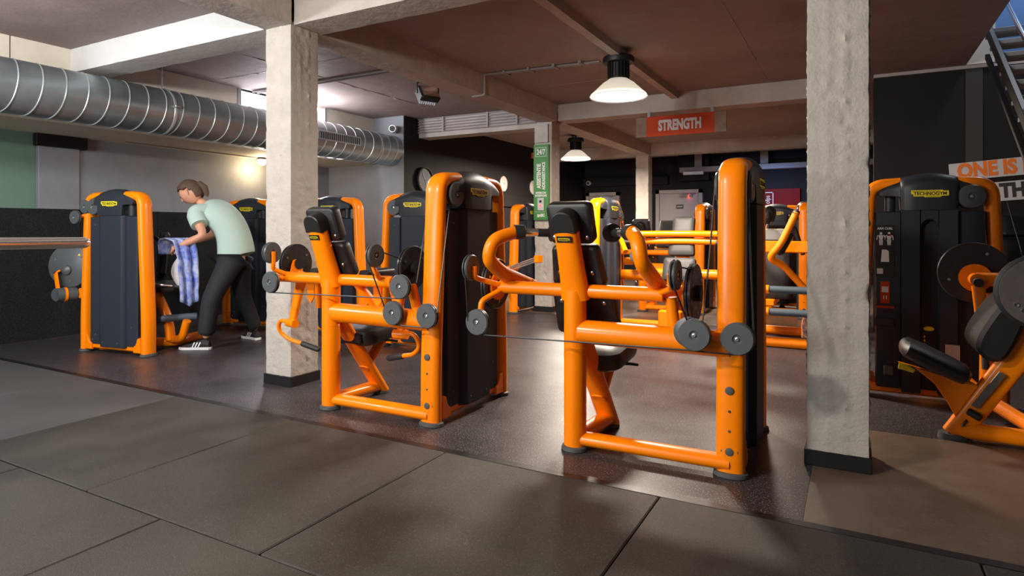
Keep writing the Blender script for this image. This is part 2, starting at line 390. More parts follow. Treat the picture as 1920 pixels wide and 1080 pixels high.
beam_w.data.materials.clear(); beam_w.data.materials.append(mat('white_beam_paint', (.60, .585, .56), .7, spec=.2, var=.05, vscale=3, bump=.2, bscale=12))
bm_c = beam(-6.08, 8.0, -3.94, 8.28, 'ceiling beam carrying rows of grey conduits', 7, 2.62)
beam(-3.65, 8.0, -.08, 8.28, 'ceiling beam above the orange hanging sign', 8)
beam(-6.07, 12.6, 1.05, 12.88, 'farthest ceiling beam across the dark back wall', 9)
struct('ceiling_rib', roughbox(-2.05, 3.57, ZC - .08, -1.96, 8.0, ZC + .02, .08, .002, .006, 11), BEAM, label='narrow ceiling rib over the large pendant lamp', category='beam')
for k in range(6):
    zz = 2.70 + .042 * k; yy = 7.985
    link('conduit', MB().sweep([(-6.07, yy, zz), (-3.98 - .02 * k, yy, zz)], .011, seg=8), GREYM, bm_c)
for xx in (-5.6, -4.8, -4.3):
    link('conduit_clip', MB().box(xx, 7.965, 2.69, xx + .03, 7.99, 2.93), GREYM, bm_c)
# ------------------------------------------------------------------ duct
DX, DZ, DR = -6.30, 2.389, .234
duct = thing('ventilation_duct', 'galvanised spiral ventilation duct running under the ceiling along the left wall', 'duct')
AY = RX(-PI / 2)
for (a, b) in ((-2.5, 3.93), (3.95, 7.13), (7.15, 7.625)):
    link('duct_section', MB().lathe([(DR, a), (DR, b)], TR(DX, 0, DZ) @ Matrix(((1, 0, 0, 0), (0, 0, 1, 0), (0, -1, 0, 0), (0, 0, 0, 1))), 48), GALV, duct)
pts = []; pitch = .182; n = int((7.60 - .2) / pitch * 40)
for i in range(n + 1):
    a = 2 * PI * i / 40; pts.append((DX + (DR + .001) * math.cos(a), .2 + pitch * i / 40, DZ + (DR + .001) * math.sin(a)))
link('spiral_seam', MB().sweep(pts, .006, seg=6), GALVR, duct)
for yy in (3.94, 7.14):
    ring = [(DX + (DR + .004) * math.cos(2 * PI * i / 48), yy, DZ + (DR + .004) * math.sin(2 * PI * i / 48)) for i in range(49)]
    link('clamp_ring', MB().sweep(ring, .016, .006, seg=8, side=(0, 1, 0)), GALVR, duct)
link('clamp_lug', MB().box(DX + DR - .01, 3.92, DZ + .02, DX + DR + .025, 3.99, DZ + .05, .004), STEEL, duct)
link('hanger_rod', MB().sweep([(DX, 3.94, DZ + DR), (DX, 3.94, ZC)], .006, seg=8), STEEL, duct)
gr = link('air_grille', MB().box(DX + DR - .04, 5.85, DZ - .05, DX + DR + .012, 6.66, DZ + .07, .004), GALVR, duct)
link('grille_slot', MB().box(DX + DR - .02, 5.88, DZ - .035, DX + DR + .0135, 6.63, DZ + .055), DARK, gr)
slat = MB().box(0, 0, 0, .006, .012, .09).mesh('grille_bar')
for k in range(20): link('grille_bar', slat, GALVR, gr, (DX + DR + .010, 5.89 + k * .037, DZ - .035))
# soffit lamp under the ledge
sl = thing('bulkhead_lamp', 'small warm lamp glowing under the ledge left of the white pillar', 'lamp', (-7.40, 6.09, 2.19))
link('lamp_base', MB().lathe([(.075, 0), (.075, -.02), (.06, -.03)]), BLACKM, sl)
link('lamp_glass', MB().lathe([(.055, -.03), (.06, -.06), (.045, -.095), (.0, -.11)]), WARMG, sl)
link('lamp_cable', MB().sweep([(-.0, -1.9, -.008), (0, 0, -.008)], .009, seg=8), GREYM, sl)
# ------------------------------------------------------------------ pendant bay lamps
mat_shade = mat('frosted_shade', (.10, .095, .09), .45)
_n = mat_shade.node_tree; _t = N(_n, 'ShaderNodeBsdfTranslucent'); _t.inputs[0].default_value = (.6, .57, .52, 1); _m = N(_n, 'ShaderNodeMixShader'); _m.inputs[0].default_value = .35
_n.links.new(_n.nodes['Principled BSDF'].outputs[0], _m.inputs[1]); _n.links.new(_t.outputs[0], _m.inputs[2]); _n.links.new(_m.outputs[0], _n.nodes['Material Output'].inputs[0])
def bay_lamp(x, y, label, z=2.46):
    t = thing('pendant_lamp', label, 'lamp', (x, y, z), 0, 'high bay lamps')
    link('shade', MB().lathe([(.30, 0), (.305, .008), (.29, .03), (.17, .135), (.105, .175), (.10, .18), (.09, .17), (.16, .125), (.28, .025), (.294, .006), (.30, 0)], seg=48), mat_shade, t)
    link('diffuser', MB().lathe([(0, .012), (.291, .012), (.291, .02), (0, .02)], seg=48), LAMPIN, t)
    h = link('driver_housing', MB().lathe([(.10, .175), (.10, .33), (.16, .335), (.165, .345), (.165, .385), (.15, .40), (0, .40)], seg=32), BLACKM, t)
    for k in range(20):
        a = 2 * PI * k / 20
        link('cooling_fin', cached('cooling_fin', lambda: MB().box(.098, -.004, .19, .118, .004, .33)), BLACKM, h, (0, 0, 0), (0, 0, a))
    t.scale = (.92, .92, 1)
    link('hook', MB().sweep([(0, 0, .40), (0, 0, .46)], .012, seg=8).box(-.05, -.05, .445, .05, .05, .46), BLACKM, t)
    link('power_cord', MB().sweep(fillet([(0, -.04, .40), (-.06, -.06, .43), (-.03, -.02, .46)], .03), .007, seg=6), BLACKM, t)
    return t
bay_lamp(-2.02, 5.86, 'large lit pendant lamp hanging nearest, above the middle machines')
bay_lamp(-4.53, 10.74, 'smaller lit pendant lamp far back beside the intercom pillar')
# conduits across the ceiling
cd = thing('ceiling_conduit', 'grey conduit crossing the ceiling to the large pendant lamp', 'conduit')
link('pipe', MB().sweep([(-3.64, 5.99, ZC - .015), (-2.3, 6.08, ZC - .015)], .011, seg=8).sweep([(-3.64, 6.03, ZC - .015), (-2.3, 6.12, ZC - .015)], .011, seg=8), GREYM, cd)
link('pipe_drop', MB().sweep(fillet([(-3.636, 6.0, ZC - .015), (-3.636, 6.0, 2.68), (-3.80, 6.0, 2.678)], .03), .012, seg=8), GREYM, cd)
for k in range(4): link('pipe_clip', MB().box(-3.4 + k * .3, 5.985, ZC - .03, -3.37 + k * .3, 6.14, ZC), GREYM, cd)
cd2 = thing('ceiling_conduit', 'grey conduit crossing the ceiling behind the white pillar', 'conduit')
link('pipe', MB().sweep([(-6.64, 5.33, ZC - .015), (-3.95, 5.33, ZC - .015)], .014, seg=8).sweep([(-6.64, 5.40, ZC - .015), (-3.95, 5.40, ZC - .015)], .014, seg=8), GREYM, cd2)
link('pipe_drop', MB().sweep([(-6.65, 5.12, ZC - .015), (-6.65, 5.12, 2.60)], .014, seg=8), GREYM, cd2)
# flood light on the beam
fd = thing('flood_light', 'dark finned flood light tilted under the ceiling beam', 'lamp', (-4.02, 5.46, 2.62), math.radians(66))
Mf = RX(math.radians(-35))
fh = link('lamp_body', MB().box(-.115, -.05, -.09, .115, .03, .09, .015).xf(Mf), BLACKM, fd)
for k in range(8): link('heat_sink_fin', MB().box(-.1 + k * .026, .03, -.085, -.094 + k * .026, .075, .085).xf(Mf), BLACKM, fh)
link('glass_face', MB().box(-.095, -.055, -.07, .095, -.049, .07).xf(Mf), mat('flood_glass', (.35, .2, .15), .1, .6), fd)
link('bracket', MB().sweep(fillet([(-.13, 0, 0), (-.13, 0, .12), (.13, 0, .12), (.13, 0, 0)], .02), .008, .004, seg=8).box(-.02, -.02, .12, .02, .02, .36), BLACKM, fd)
# security cameras
def cctv(loc, label, s=1.0, rz=0):
    t = thing('security_camera', label, 'camera', loc, rz)
    link('camera_body', MB().sweep([(0, -.02 * s, 0), (0, -.17 * s, -.01 * s)], .045 * s, seg=20), mat('white_plastic', (.7, .7, .7), .4), t)
    link('lens', MB().sweep([(0, -.168 * s, -.01 * s), (0, -.174 * s, -.0105 * s)], .033 * s, seg=20), INK, t)
    link('wall_mount', MB().sweep([(0, .003, .0), (0, -.03 * s, 0)], .03 * s, seg=16), BLACKM, t)
cctv((-6.246, 7.615, 2.712), 'white security camera on the wall above the duct end', 1.25, math.radians(30))
cctv((-5.9, 15.0, 2.35), 'tiny white security camera on the dark back wall', 1.2)
# ------------------------------------------------------------------ gym machine kit (local axes: x+ = maker's plate side, y along the weight tower, z up)
LOGO_P = [(0, .12), (.01, .10), (.05, .11), (.07, .03), (.34, .03), (.37, 0), (.78, 0), (.81, .035), (1, .045), (1, .20), (.87, .20), (.83, .227), (0, .227)]
LOGO_TXT = text_mesh('TECHNOGYM', .118, .0032, .98, .0012)
def logo(parent, M, w=.21):
    """yellow maker's plate lying in local xy, normal z, centred"""
    key = 'logo_plate_%d' % round(w * 1000)
    def mk():
        return MB().prism([((x - .5) * w, (y - .113) * w) for x, y in LOGO_P], 0, .002)
    p = link('logo_plate', cached(key, mk), YEL, parent); p.matrix_local = M
    def ink():
        b = MB()
        b.box(-.47 * w, .068 * w, .002, .27 * w, .083 * w, .0028).box(-.10 * w, -.085 * w, .002, .27 * w, -.070 * w, .0028)
        return b
    l = link('plate_line', cached(key + '_line', ink), INK, p)
    k2 = key + '_txt'
    if k2 not in CACHE:
        me = LOGO_TXT.copy(); xs = [v.co.x for v in me.vertices]; s = .88 * w / (max(xs) - min(xs)); me.transform(Matrix.Diagonal((s, s, 1, 1))); CACHE[k2] = me
    t = link('lettering', CACHE[k2], INK, p, (.01 * w, -.002 * w, .0022)); return p
M_XP = Matrix(((0, 0, 1, 0), (1, 0, 0, 0), (0, 1, 0, 0), (0, 0, 0, 1)))      # xy plane -> faces +x
M_XN = Matrix(((0, 0, -1, 0), (-1, 0, 0, 0), (0, 1, 0, 0), (0, 0, 0, 1)))    # faces -x
M_YN = Matrix(((1, 0, 0, 0), (0, 0, -1, 0), (0, 1, 0, 0), (0, 0, 0, 1)))     # faces -y
def pulley(parent, loc, axis='Y', r=.0725, name='pulley', rz=0, m=None):
    t = .036 * r / .0725
    key = 'pulley_%d' % round(r * 1e4)
    me = cached(key, lambda: MB().lathe([(r * .2, -t / 2), (r * .2, -t / 2 - .0), (r * .86, -t / 2 + .001), (r, -t / 2 + .007), (r, -.006), (r * .86, -.003), (r * .86, .003), (r, .006), (r, t / 2 - .007), (r * .93, t / 2), (r * .30, t / 2), (r * .22, t / 2 - .006), (0, t / 2 - .006)][::1], seg=36))
    o = link(name, me, m or PULLEY, parent, loc)
    R = {'Y': RX(PI / 2), 'X': RY(PI / 2), 'YB': RX(-PI / 2), 'XN': RY(-PI / 2)}[axis]
    o.matrix_local = TR(*loc) @ RZ(rz) @ R
    b = link('bolt', cached(key + '_bolt', lambda: MB().lathe([(r * .13, t / 2 - .009), (r * .13, t / 2 - .002), (r * .07, t / 2 - .001), (r * .07, t / 2 - .005), (0, t / 2 - .005)], seg=12).lathe([(r * .25, -t / 2 - .012), (r * .25, -t / 2 + .002)], seg=12)), STEEL, o)
    return o
def foot_mesh(rx, ry): return MB().sweep([(0, 0, 0), (0, 0, .004), (0, 0, .02), (0, 0, .026)], [rx * 1.18, rx * 1.24, rx * 1.2, rx], [ry * 1.18, ry * 1.24, ry * 1.2, ry], (1, 0, 0), 28)
TUBE_X, TUBE_Y = .066, .043
def tower(root, slot=False, plugs=True, detail=True):
    """weight tower: two leaning orange uprights bent into a moulded hood, stack cover between them"""
    for s, y0 in ((1, 0), (-1, .80)):
        key = 'upright_%d' % s
        path = fillet([(0, y0, .02), (0, y0, .35), (0, y0 + s * .055, 1.475), (0, y0 + s * .24, 1.485)], [.3, .125], 8)
        u = link('upright', cached(key, lambda: MB().sweep(path, TUBE_X, TUBE_Y, (1, 0, 0), 28, power=2.5)), ORANGE, root)
        f = link('foot', cached('foot_upright', lambda: foot_mesh(.066, .046)), FOOT, u, (0, y0, 0))
        if plugs and s == 1:
            for zz, r in ((.412, .019), (.125, .019), (.315, .006), (.222, .006)):
                link('plug', cached('plug_%d' % (r * 1e3), lambda: MB().lathe([(r, -.004), (r, .003), (r * .8, .0045), (0, .0045)], RX(PI / 2), 16)), FOOT, u, (.0, y0 - .0425 + .0 * zz, zz))
            for xx in (-.034, .034): link('plug', CACHE['plug_6'], FOOT, u, (xx, y0 - .035, .125))
    b = link('base_beam', cached('base_beam', lambda: MB().box(-.04, .03, .035, .04, .77, .095, .012)), ORANGE, root)
    g = [(.04, 0), (.12, 0)] + [(.04 + .08 * (1 - math.sin(a)), .11 * (1 - math.cos(a))) for a in [PI / 2 * k / 6 for k in range(0, 7)]]
    gus = [(.035, .03), (.125, .03), (.125, .085), (.10, .10), (.085, .125), (.075, .16), (.035, .175)]
    link('gusset', cached('gusset', lambda: MB().prism(gus, .035, .060, .004, Matrix(((0, 0, 1, 0), (1, 0, 0, 0), (0, 1, 0, 0), (0, 0, 0, 1))))), ORANGE, root)
    gus2 = [(.80 - a, c) for a, c in reversed(gus)]
    link('gusset', cached('gusset2', lambda: MB().prism(gus2, .035, .060, .004, Matrix(((0, 0, 1, 0), (1, 0, 0, 0), (0, 1, 0, 0), (0, 0, 0, 1))))), ORANGE, root)
    # stack cover: core, raised back panel, lower side panels
    z0, z1 = .085, 1.30
    link('stack_core', cached('stack_core', lambda: MB().box(-.05, .115, z0, .030, .685, z1 - .01, .004)), DARK if False else SHELL, root)
    cp = link('back_panel', cached('back_panel', lambda: MB().prism([(.028, .225), (.045, .232), (.082, .275), (.082, .545), (.068, .562), (.045, .575), (.028, .578)], z0 - .02, z1, .003)), SHELL, root)
    sp1 = link('side_panel', cached('side_panel_a', lambda: MB().prism([(-.02, .088), (.036, .088), (.048, .10), (.048, .223), (-.02, .223)], z0 - .005, z1 - .012, .003)), SHELL, root)
    sp2 = link('side_panel', cached('side_panel_b', lambda: MB().prism([(-.02, .580), (.048, .580), (.048, .70), (.036, .712), (-.02, .712)], z0 - .005, z1 - .012, .003)), SHELL, root)
    if detail:
        bolt = cached('panel_bolt', lambda: MB().lathe([(.008, 0), (.007, .003), (.003, .004), (0, .004)], RY(PI / 2), 10))
        for y, z, x, p in ((.165, 1.21, .048, sp1), (.165, .17, .048, sp1), (.64, .26, .048, sp2), (.50, .11, .082, cp), (.31, .11, .082, cp), (.13, .12, .048, sp1)):
            link('panel_bolt', bolt, PULLEY, p, (x, y, z))
    # front (user) side
    if slot:
        fa = link('front_panel', cached('front_panel_a', lambda: MB().prism([(-.112, .245), (-.112, .345), (-.095, .352), (-.04, .352), (-.04, .245)][::-1], z0 - .02, z1, .003)), SHELL, root)
        link('front_panel', cached('front_panel_b', lambda: MB().prism([(-.112, .455), (-.112, .56), (-.04, .56), (-.04, .448), (-.095, .448)][::-1], z0 - .02, z1, .003)), SHELL, root)
        arch = [(.352 - .4, 1.19)] + [(-.048 * math.cos(a), 1.19 + .048 * math.sin(a)) for a in [PI * k / 12 for k in range(1, 12)]] + [(.048, 1.19), (.048, 1.30), (-.048, 1.30)]
        link('slot_head', cached('slot_head', lambda: MB().prism(arch, .04, .109, 0, Matrix(((0, 0, -1, 0), (1, 0, 0, .4), (0, 1, 0, 0), (0, 0, 0, 1))))), SHELL, root)
        ws = link('weight_slot', cached('weight_slot', lambda: MB().box(-.06, .35, z0, -.052, .45, 1.25)), DARK, root)
        ys = link('slot_label', cached('slot_label', lambda: MB().lathe([(.03, 0), (.03, .003), (0, .003)], RY(-PI / 2) @ Matrix.Diagonal((.5, 1, 1, 1)), 20)), YEL, ws, (-.061, .40, .50))
    else:
        link('front_panel', cached('front_panel', lambda: MB().prism([(-.108, .245), (-.108, .56), (-.04, .56), (-.04, .245)][::-1], z0 - .02, z1, .003)), SHELL, root)
    link('front_side_panel', cached('front_side_a', lambda: MB().prism([(-.078, .095), (-.078, .24), (-.02, .24), (-.02, .088)][::-1], z0 - .005, z1 - .012, .003)), SHELL, root)
    fs = link('front_side_panel', cached('front_side_b', lambda: MB().prism([(-.078, .565), (-.078, .705), (-.02, .712), (-.02, .565)][::-1], z0 - .005, z1 - .012, .003)), SHELL, root)
    # hood: lofted along y, round-topped section in xz
    def hood():
        mb = MB(); secs = []
        def sec(y, xa, xb, zb, zt, r):
            pts = [(xb, y, zb)]
            for k in range(9):
                a = PI / 2 * k / 8; pts.append((xb - r + r * math.cos(a), y, zt - r + r * math.sin(a)))
            for k in range(9):
                a = PI / 2 + PI / 2 * k / 8; pts.append((xa + r + r * math.cos(a), y, zt - r + r * math.sin(a)))
            pts.append((xa, y, zb)); return pts
        zt = lambda y: 1.552 - 1.15 * abs(y - .40) ** 2.0
        for y, xa, xb, zb, dz, r in ((.105, -.055, .055, 1.425, -.03, .015), (.112, -.074, .074, 1.40, -.01, .035), (.16, -.078, .078, 1.40, 0, .055), (.228, -.082, .082, 1.395, 0, .07), (.236, -.085, .083, 1.39, 0, .075),
                (.242, -.098, .084, 1.303, 0, .078), (.262, -.112, .088, 1.30, 0, .085), (.33, -.116, .09, 1.30, 0, .09), (.40, -.118, .09, 1.30, 0, .09), (.47, -.116, .09, 1.30, 0, .09), (.54, -.112, .088, 1.30, 0, .085), (.560, -.098, .084, 1.303, 0, .078),
                (.566, -.085, .083, 1.39, 0, .075), (.574, -.082, .082, 1.395, 0, .07), (.64, -.078, .078, 1.40, 0, .055), (.688, -.074, .074, 1.40, -.01, .035), (.695, -.055, .055, 1.425, -.03, .015)):
            secs.append(sec(y, xa, xb, zb, zt(y) + dz, r))
        return mb.loft(secs)
    h = link('hood', cached('hood', hood), SHELL2, root)
    link('guide_cover', cached('guide_cover', lambda: MB().sweep([(.02, .622, 1.29), (.02, .622, 1.295), (.02, .622, 1.40)], [.03, .034, .034], seg=18)), SHELL2, root)
    logo(h, TR(.090, .405, 1.408) @ M_XP)
    logo(h, TR(-.118, .40, 1.408) @ M_XN)
    pulley(root, (.060, .166, 1.385), 'X', .078, 'head_pulley'); pulley(root, (-.075, .166, 1.385), 'XN', .078, 'head_pulley')
    link('pulley_yoke', cached('pulley_yoke', lambda: MB().box(-.06, .155, 1.33, .03, .182, 1.42, .004)), ORANGE, root)
    return root
def rpad(w, d, h, r=.03, dome=.25, e=None):
    """upholstered pad in local xy (w x d), thickness h up z, rounded plan and edges, slightly domed"""
    def ring(ins, z):
        pts = []; a, b = w / 2 - ins, d / 2 - ins; q = max(r - ins, .004)
        for cx, cy, a0 in ((a - q, b - q, 0), (-a + q, b - q, 90), (-a + q, -b + q, 180), (a - q, -b + q, 270)):
            for k in range(6):
                t = math.radians(a0 + 18 * k); pts.append((cx + q * math.cos(t), cy + q * math.sin(t), z))
        return pts
    e = e or min(h * .3, .02)
    return MB().loft([ring(e * .8, 0), ring(e * .2, e * .35), ring(0, e), ring(0, h - e), ring(e * .25, h - e * .4), ring(e * .9, h - e * .05), ring(min(w, d) * .2, h + dome * .01), ring(min(w, d) * .35, h + dome * .015)])
LEAN = math.radians(20)
def seat_frame(root, cx=-.79, pad=None, badge=True, lower=True):
    """front post, rails, seat, leaning backrest - everything around the user"""
    pad = pad or PADB
    p = link('front_post', cached('front_post', lambda: MB().sweep([(0, 0, .02), (0, 0, .845)], .0595, seg=32)), ORANGE, root, (cx, -.02, 0))
    link('foot', cached('foot_post', lambda: foot_mesh(.0595, .0595)), FOOT, p)
    link('weld_ring', cached('weld_ring', lambda: MB().lathe([(.0595, -.002), (.0612, 0), (.0595, .002)], None, 32)), ORANGE, p, (0, 0, .545))
    link('top_rail', cached('top_rail', lambda: MB().sweep([(-.76, -.015, .628), (0, 0, .622)], .0625, seg=28)), ORANGE, root)
    link('bottom_rail', cached('bottom_rail', lambda: MB().sweep([(-.78, -.01, .060), (0, 0, .062)], .052, .036, (0, 1, 0), 24)), ORANGE, root)
    link('rear_beam', cached('rear_beam', lambda: MB().sweep([(-.785, -.0, .06), (-.77, .42, .055)], .05, .036, (1, 0, 0), 24, power=2.6)), ORANGE, root)
    s = link('rear_strut', cached('rear_strut', lambda: MB().sweep([(-.785, .0, .64), (-.765, .445, .02)], .062, .034, (1, 0, 0), 24, power=2.6)), ORANGE, root)
    link('foot', cached('foot_rear', lambda: foot_mesh(.05, .045)), FOOT, s, (-.765, .44, 0))
    link('seat_strut', cached('seat_strut', lambda: MB().sweep([(-.77, .27, .20), (-.765, .50, .43)], .042, .026, (1, 0, 0), 20, power=2.6)), ORANGE, root)
    link('height_lever', cached('height_lever', lambda: MB().sweep(fillet([(-.70, .3, .405), (-.60, .36, .40), (-.58, .40, .39)], .02), .009, seg=8).box(-.80, .28, .385, -.73, .50, .405, .004)), BLACKM, root)
    link('seat_pad', cached('seat_pad', lambda: rpad(.35, .44, .115, .10, .9, .04).xf(TR(-.785, .36, .40) @ RX(math.radians(6)))), pad, root)
    # backrest post: flat oval tube leaning back towards the viewer's side
    bp = link('backrest_post', cached('backrest_post', lambda: MB().sweep([(cx, -.015, .80), (cx, -.026, .86), (cx, -.058, .95), (cx, -.102, 1.07), (cx, -.143, 1.185)], [.078, .076, .070, .066, .067], [.050, .049, .047, .046, .044], (1, 0, 0), 26, power=2.5)), ORANGE, root)
    if badge:
        Mb = TR(cx, -.1275, 1.125) @ RX(math.radians(90 - 18.5 + 0)) 
        Mb = TR(cx, -.1655, 1.118) @ RX(math.radians(90 + 20))
        bd = link('badge', cached('badge', lambda: MB().box(-.041, -.017, 0, .041, .017, .003)), INK, bp); bd.matrix_local = Mb
        logo(bd, TR(0, 0, .003), .064)
    L = TR(cx, -.02, .84) @ RX(LEAN)            # local z now runs up the backrest, +y into the user
    cap = [(.0665 * math.cos(a), .395 + .060 * math.sin(a)) for a in [PI * k / 14 for k in range(15)]] + [(-.0675, .34), (.0675, .34)]
    link('pad_cap', cached('pad_cap', lambda: MB().prism(cap, -.042, .05, .006, L @ Matrix(((1, 0, 0, 0), (0, 0, 1, 0), (0, 1, 0, 0), (0, 0, 0, 1))))), PADB, root)
    PM = lambda z, y=.045: L @ TR(0, y, z) @ RX(-PI / 2)
    hp = link('head_pad', cached('head_pad', lambda: rpad(.25, .225, .075, .035, .4).xf(PM(.36))), pad, root)
    bp2 = link('back_pad', cached('back_pad', lambda: MB().loft([[(x * (.98 if k else 1), yy, zz) for x, yy, zz in ring] for k, ring in enumerate(backpad_rings(.27, .31, .24))]).xf(L @ TR(0, .05, .0))), pad, root)
    bolt = cached('pad_bolt', lambda: MB().lathe([(.013, 0), (.012, .006), (.006, .010), (0, .010)], RX(PI / 2), 12))
    for par, z in ((hp, .29), (bp2, .09)):
        for sx in (-1, 1):
            o = link('pad_bolt', bolt, STEEL, par); o.matrix_local = L @ TR(sx * .092, .047, z)
    if lower:
        lp = link('lower_pad', cached('lower_pad', lambda: MB().loft(backpad_rings(.36, .37, .27, z0=-.31)).xf(L @ TR(0, .08, 0))), pad, root)
        for sx in (-1, 1):
            o = link('pad_bolt', bolt, STEEL, lp); o.matrix_local = L @ TR(sx * .125, .077, -.10)
    return L
def backpad_rings(wt, wb, hgt, z0=-.005, th=.075):
    """pad standing in xz: width wt at the top, wb at the bottom; th deep along +y"""
    out = []
    for ins, y in ((.016, 0), (.004, .008), (0, .02), (0, th - .02), (.005, th - .008), (.02, th - .001), (.06, th + .004)):
        pts = []; r = .035 - min(ins, .02)
        for sx, sz, a0 in ((1, 1, 0), (-1, 1, 90), (-1, -1, 180), (1, -1, 270)):
            w = (wt if sz > 0 else wb) / 2 - ins; z = z0 + (hgt - ins if sz > 0 else ins)
            for k in range(5):
                t = math.radians(a0 + 22.5 * k); pts.append((sx * (w - r) + r * math.cos(t), y, z - sz * r + r * math.sin(t)))
        out.append(pts)
    return out
def cable(root, pts, r=.0045): return link('cable', MB().sweep(pts, r, seg=6), CABLE, root)
def cam_disc(root, loc, axis_rz, r=.145, m=None, hub=True):
    """large cam disc, vertical, normal along local x turned by axis_rz"""
    d = link('cam_disc', cached('cam_disc_%d' % round(r * 1000), lambda: MB().lathe([(0, -.018), (r * .97, -.018), (r, -.014), (r, -.004), (r * .95, -.002), (r * .95, .004), (r, .006), (r, .014), (r * .97, .018), (0, .018)], RY(PI / 2), 48)), m or DISC, root, loc, (0, 0, axis_rz))
    bt = cached('disc_bolt', lambda: MB().lathe([(.010, -.021), (.010, .021)], RY(PI / 2), 12))
    for a in (35, 155, 275): link('disc_bolt', bt, STEEL, d, (0, r * .72 * math.cos(math.radians(a)), r * .72 * math.sin(math.radians(a))))
    if hub: link('hub', cached('cam_hub', lambda: MB().lathe([(.042, -.04), (.042, .04)], RY(PI / 2), 24)), BLACKM, d)
    return d
# ------------------------------------------------------------------ the two near machines
def end_brackets(root, cx, ox, xlow):
    link('crossbar', MB().sweep([(cx - ox, 0, .842), (cx + ox, 0, .842)], .0365, seg=24), ORANGE, root)
def machine_fly(root):
    """rear-delt machine: bent arms with inward grips"""
    cx = -.79
    tower(root); seat_frame(root)
    end_brackets(root, cx, .47, 0)
    for s in (-1, 1):
        path = fillet([(cx + s * .39, .25, .825), (cx + s * .432, -.05, .92), (cx + s * .422, -.225, 1.015), (cx + s * .40, -.205, 1.115), (cx + s * .33, -.075, 1.155)], .12, 8)
        n = len(path); rr = [.045 - .009 * min(1, i / (n * .5)) for i in range(n)]
        a = link('arm', MB().sweep(path, rr, seg=22), ORANGE, root)
        e = Vector(path[-1]); d = Vector((-s * .72, .69, -.02)).normalized()
        link('collar', MB().sweep([e - d * .012, e - d * .01, e + d * .045, e + d * .05], [.036, .041, .041, .034], seg=22), GRIP, a)
        link('chrome_sleeve', MB().sweep([e + d * .05, e + d * .125], .022, seg=18), CHROME, a)
        link('grip', MB().sweep([e + d * .125, e + d * .20], .024, seg=18), GRIP, a)
        link('grip_flange', MB().sweep([e + d * .20, e + d * .205, e + d * .235, e + d * .24], [.045, .05, .05, .04], seg=26), GRIP, a)
        link('cam_plate', MB().lathe([(0, -.008), (.085, -.008), (.085, .008), (0, .008)], TR(cx + s * .555, .12, .835) @ RY(PI / 2), 28), ORANGE, root)
        # pulley brackets at the crossbar ends
        cb = link('pulley_bracket', MB().sweep(fillet([(cx + s * .45, -.01, .85), (cx + s * .535, -.10, .885), (cx + s * .545, -.165, .905), (cx + s * .545, -.165, .965)], .02), .0155, seg=12), ORANGE, root)
        pulley(root, (cx + s * .567 + (.0 if s > 0 else -.0), -.165, .957), 'X', .0725)
        cam_disc(root, (cx + s * .585, .14, .845), 0, .15)
    link('pulley_bracket', MB().sweep(fillet([(cx - .45, -.01, .83), (cx - .52, -.13, .77), (cx - .52, -.135, .70), (cx - .52, -.14, .66)], .03), .0165, seg=12), ORANGE, root)
    pulley(root, (cx - .52, -.165, .657), 'Y', .0725)
    pulley(root, (-.135, -.15, .679), 'Y', .0745); pulley(root, (-.175, -.085, .68), 'YB', .0725)
    pulley(root, (.05, -.12, .672), 'Y', .0745)
    for x in (-.15, .05): link('axle', MB().sweep([(x, -.125, .675), (x, .0, .672)], .014, seg=12), ORANGE, root)
    link('arm_support', MB().sweep([(cx + .50, .02, .83), (cx + .52, .03, .62)], .03, seg=16), ORANGE, root)
    for s in (-1, 1): link('arm_axle', MB().sweep([(cx + s * .36, .19, .838), (cx + s * .58, .15, .842)], .04, seg=16), ORANGE, root)
    cable(root, [(cx - .52, -.165, .588), (-.135, -.15, .606)])
    cable(root, [(-.135, -.155, .606), (.05, -.125, .600)])
    cable(root, [(cx - .567, -.225, .945), (cx - .575, -.18, .66)])
    cable(root, [(cx + .56, -.225, .945), (-.175, -.10, .72)])
    cable(root, [(cx + .567, -.10, .99), (cx + .585, .08, .97)])
    cable(root, [(.118, -.12, .69), (.06, .12, 1.37)]); cable(root, [(-.095, .12, 1.37), (-.10, -.01, 1.0), (-.115, -.08, .73)])
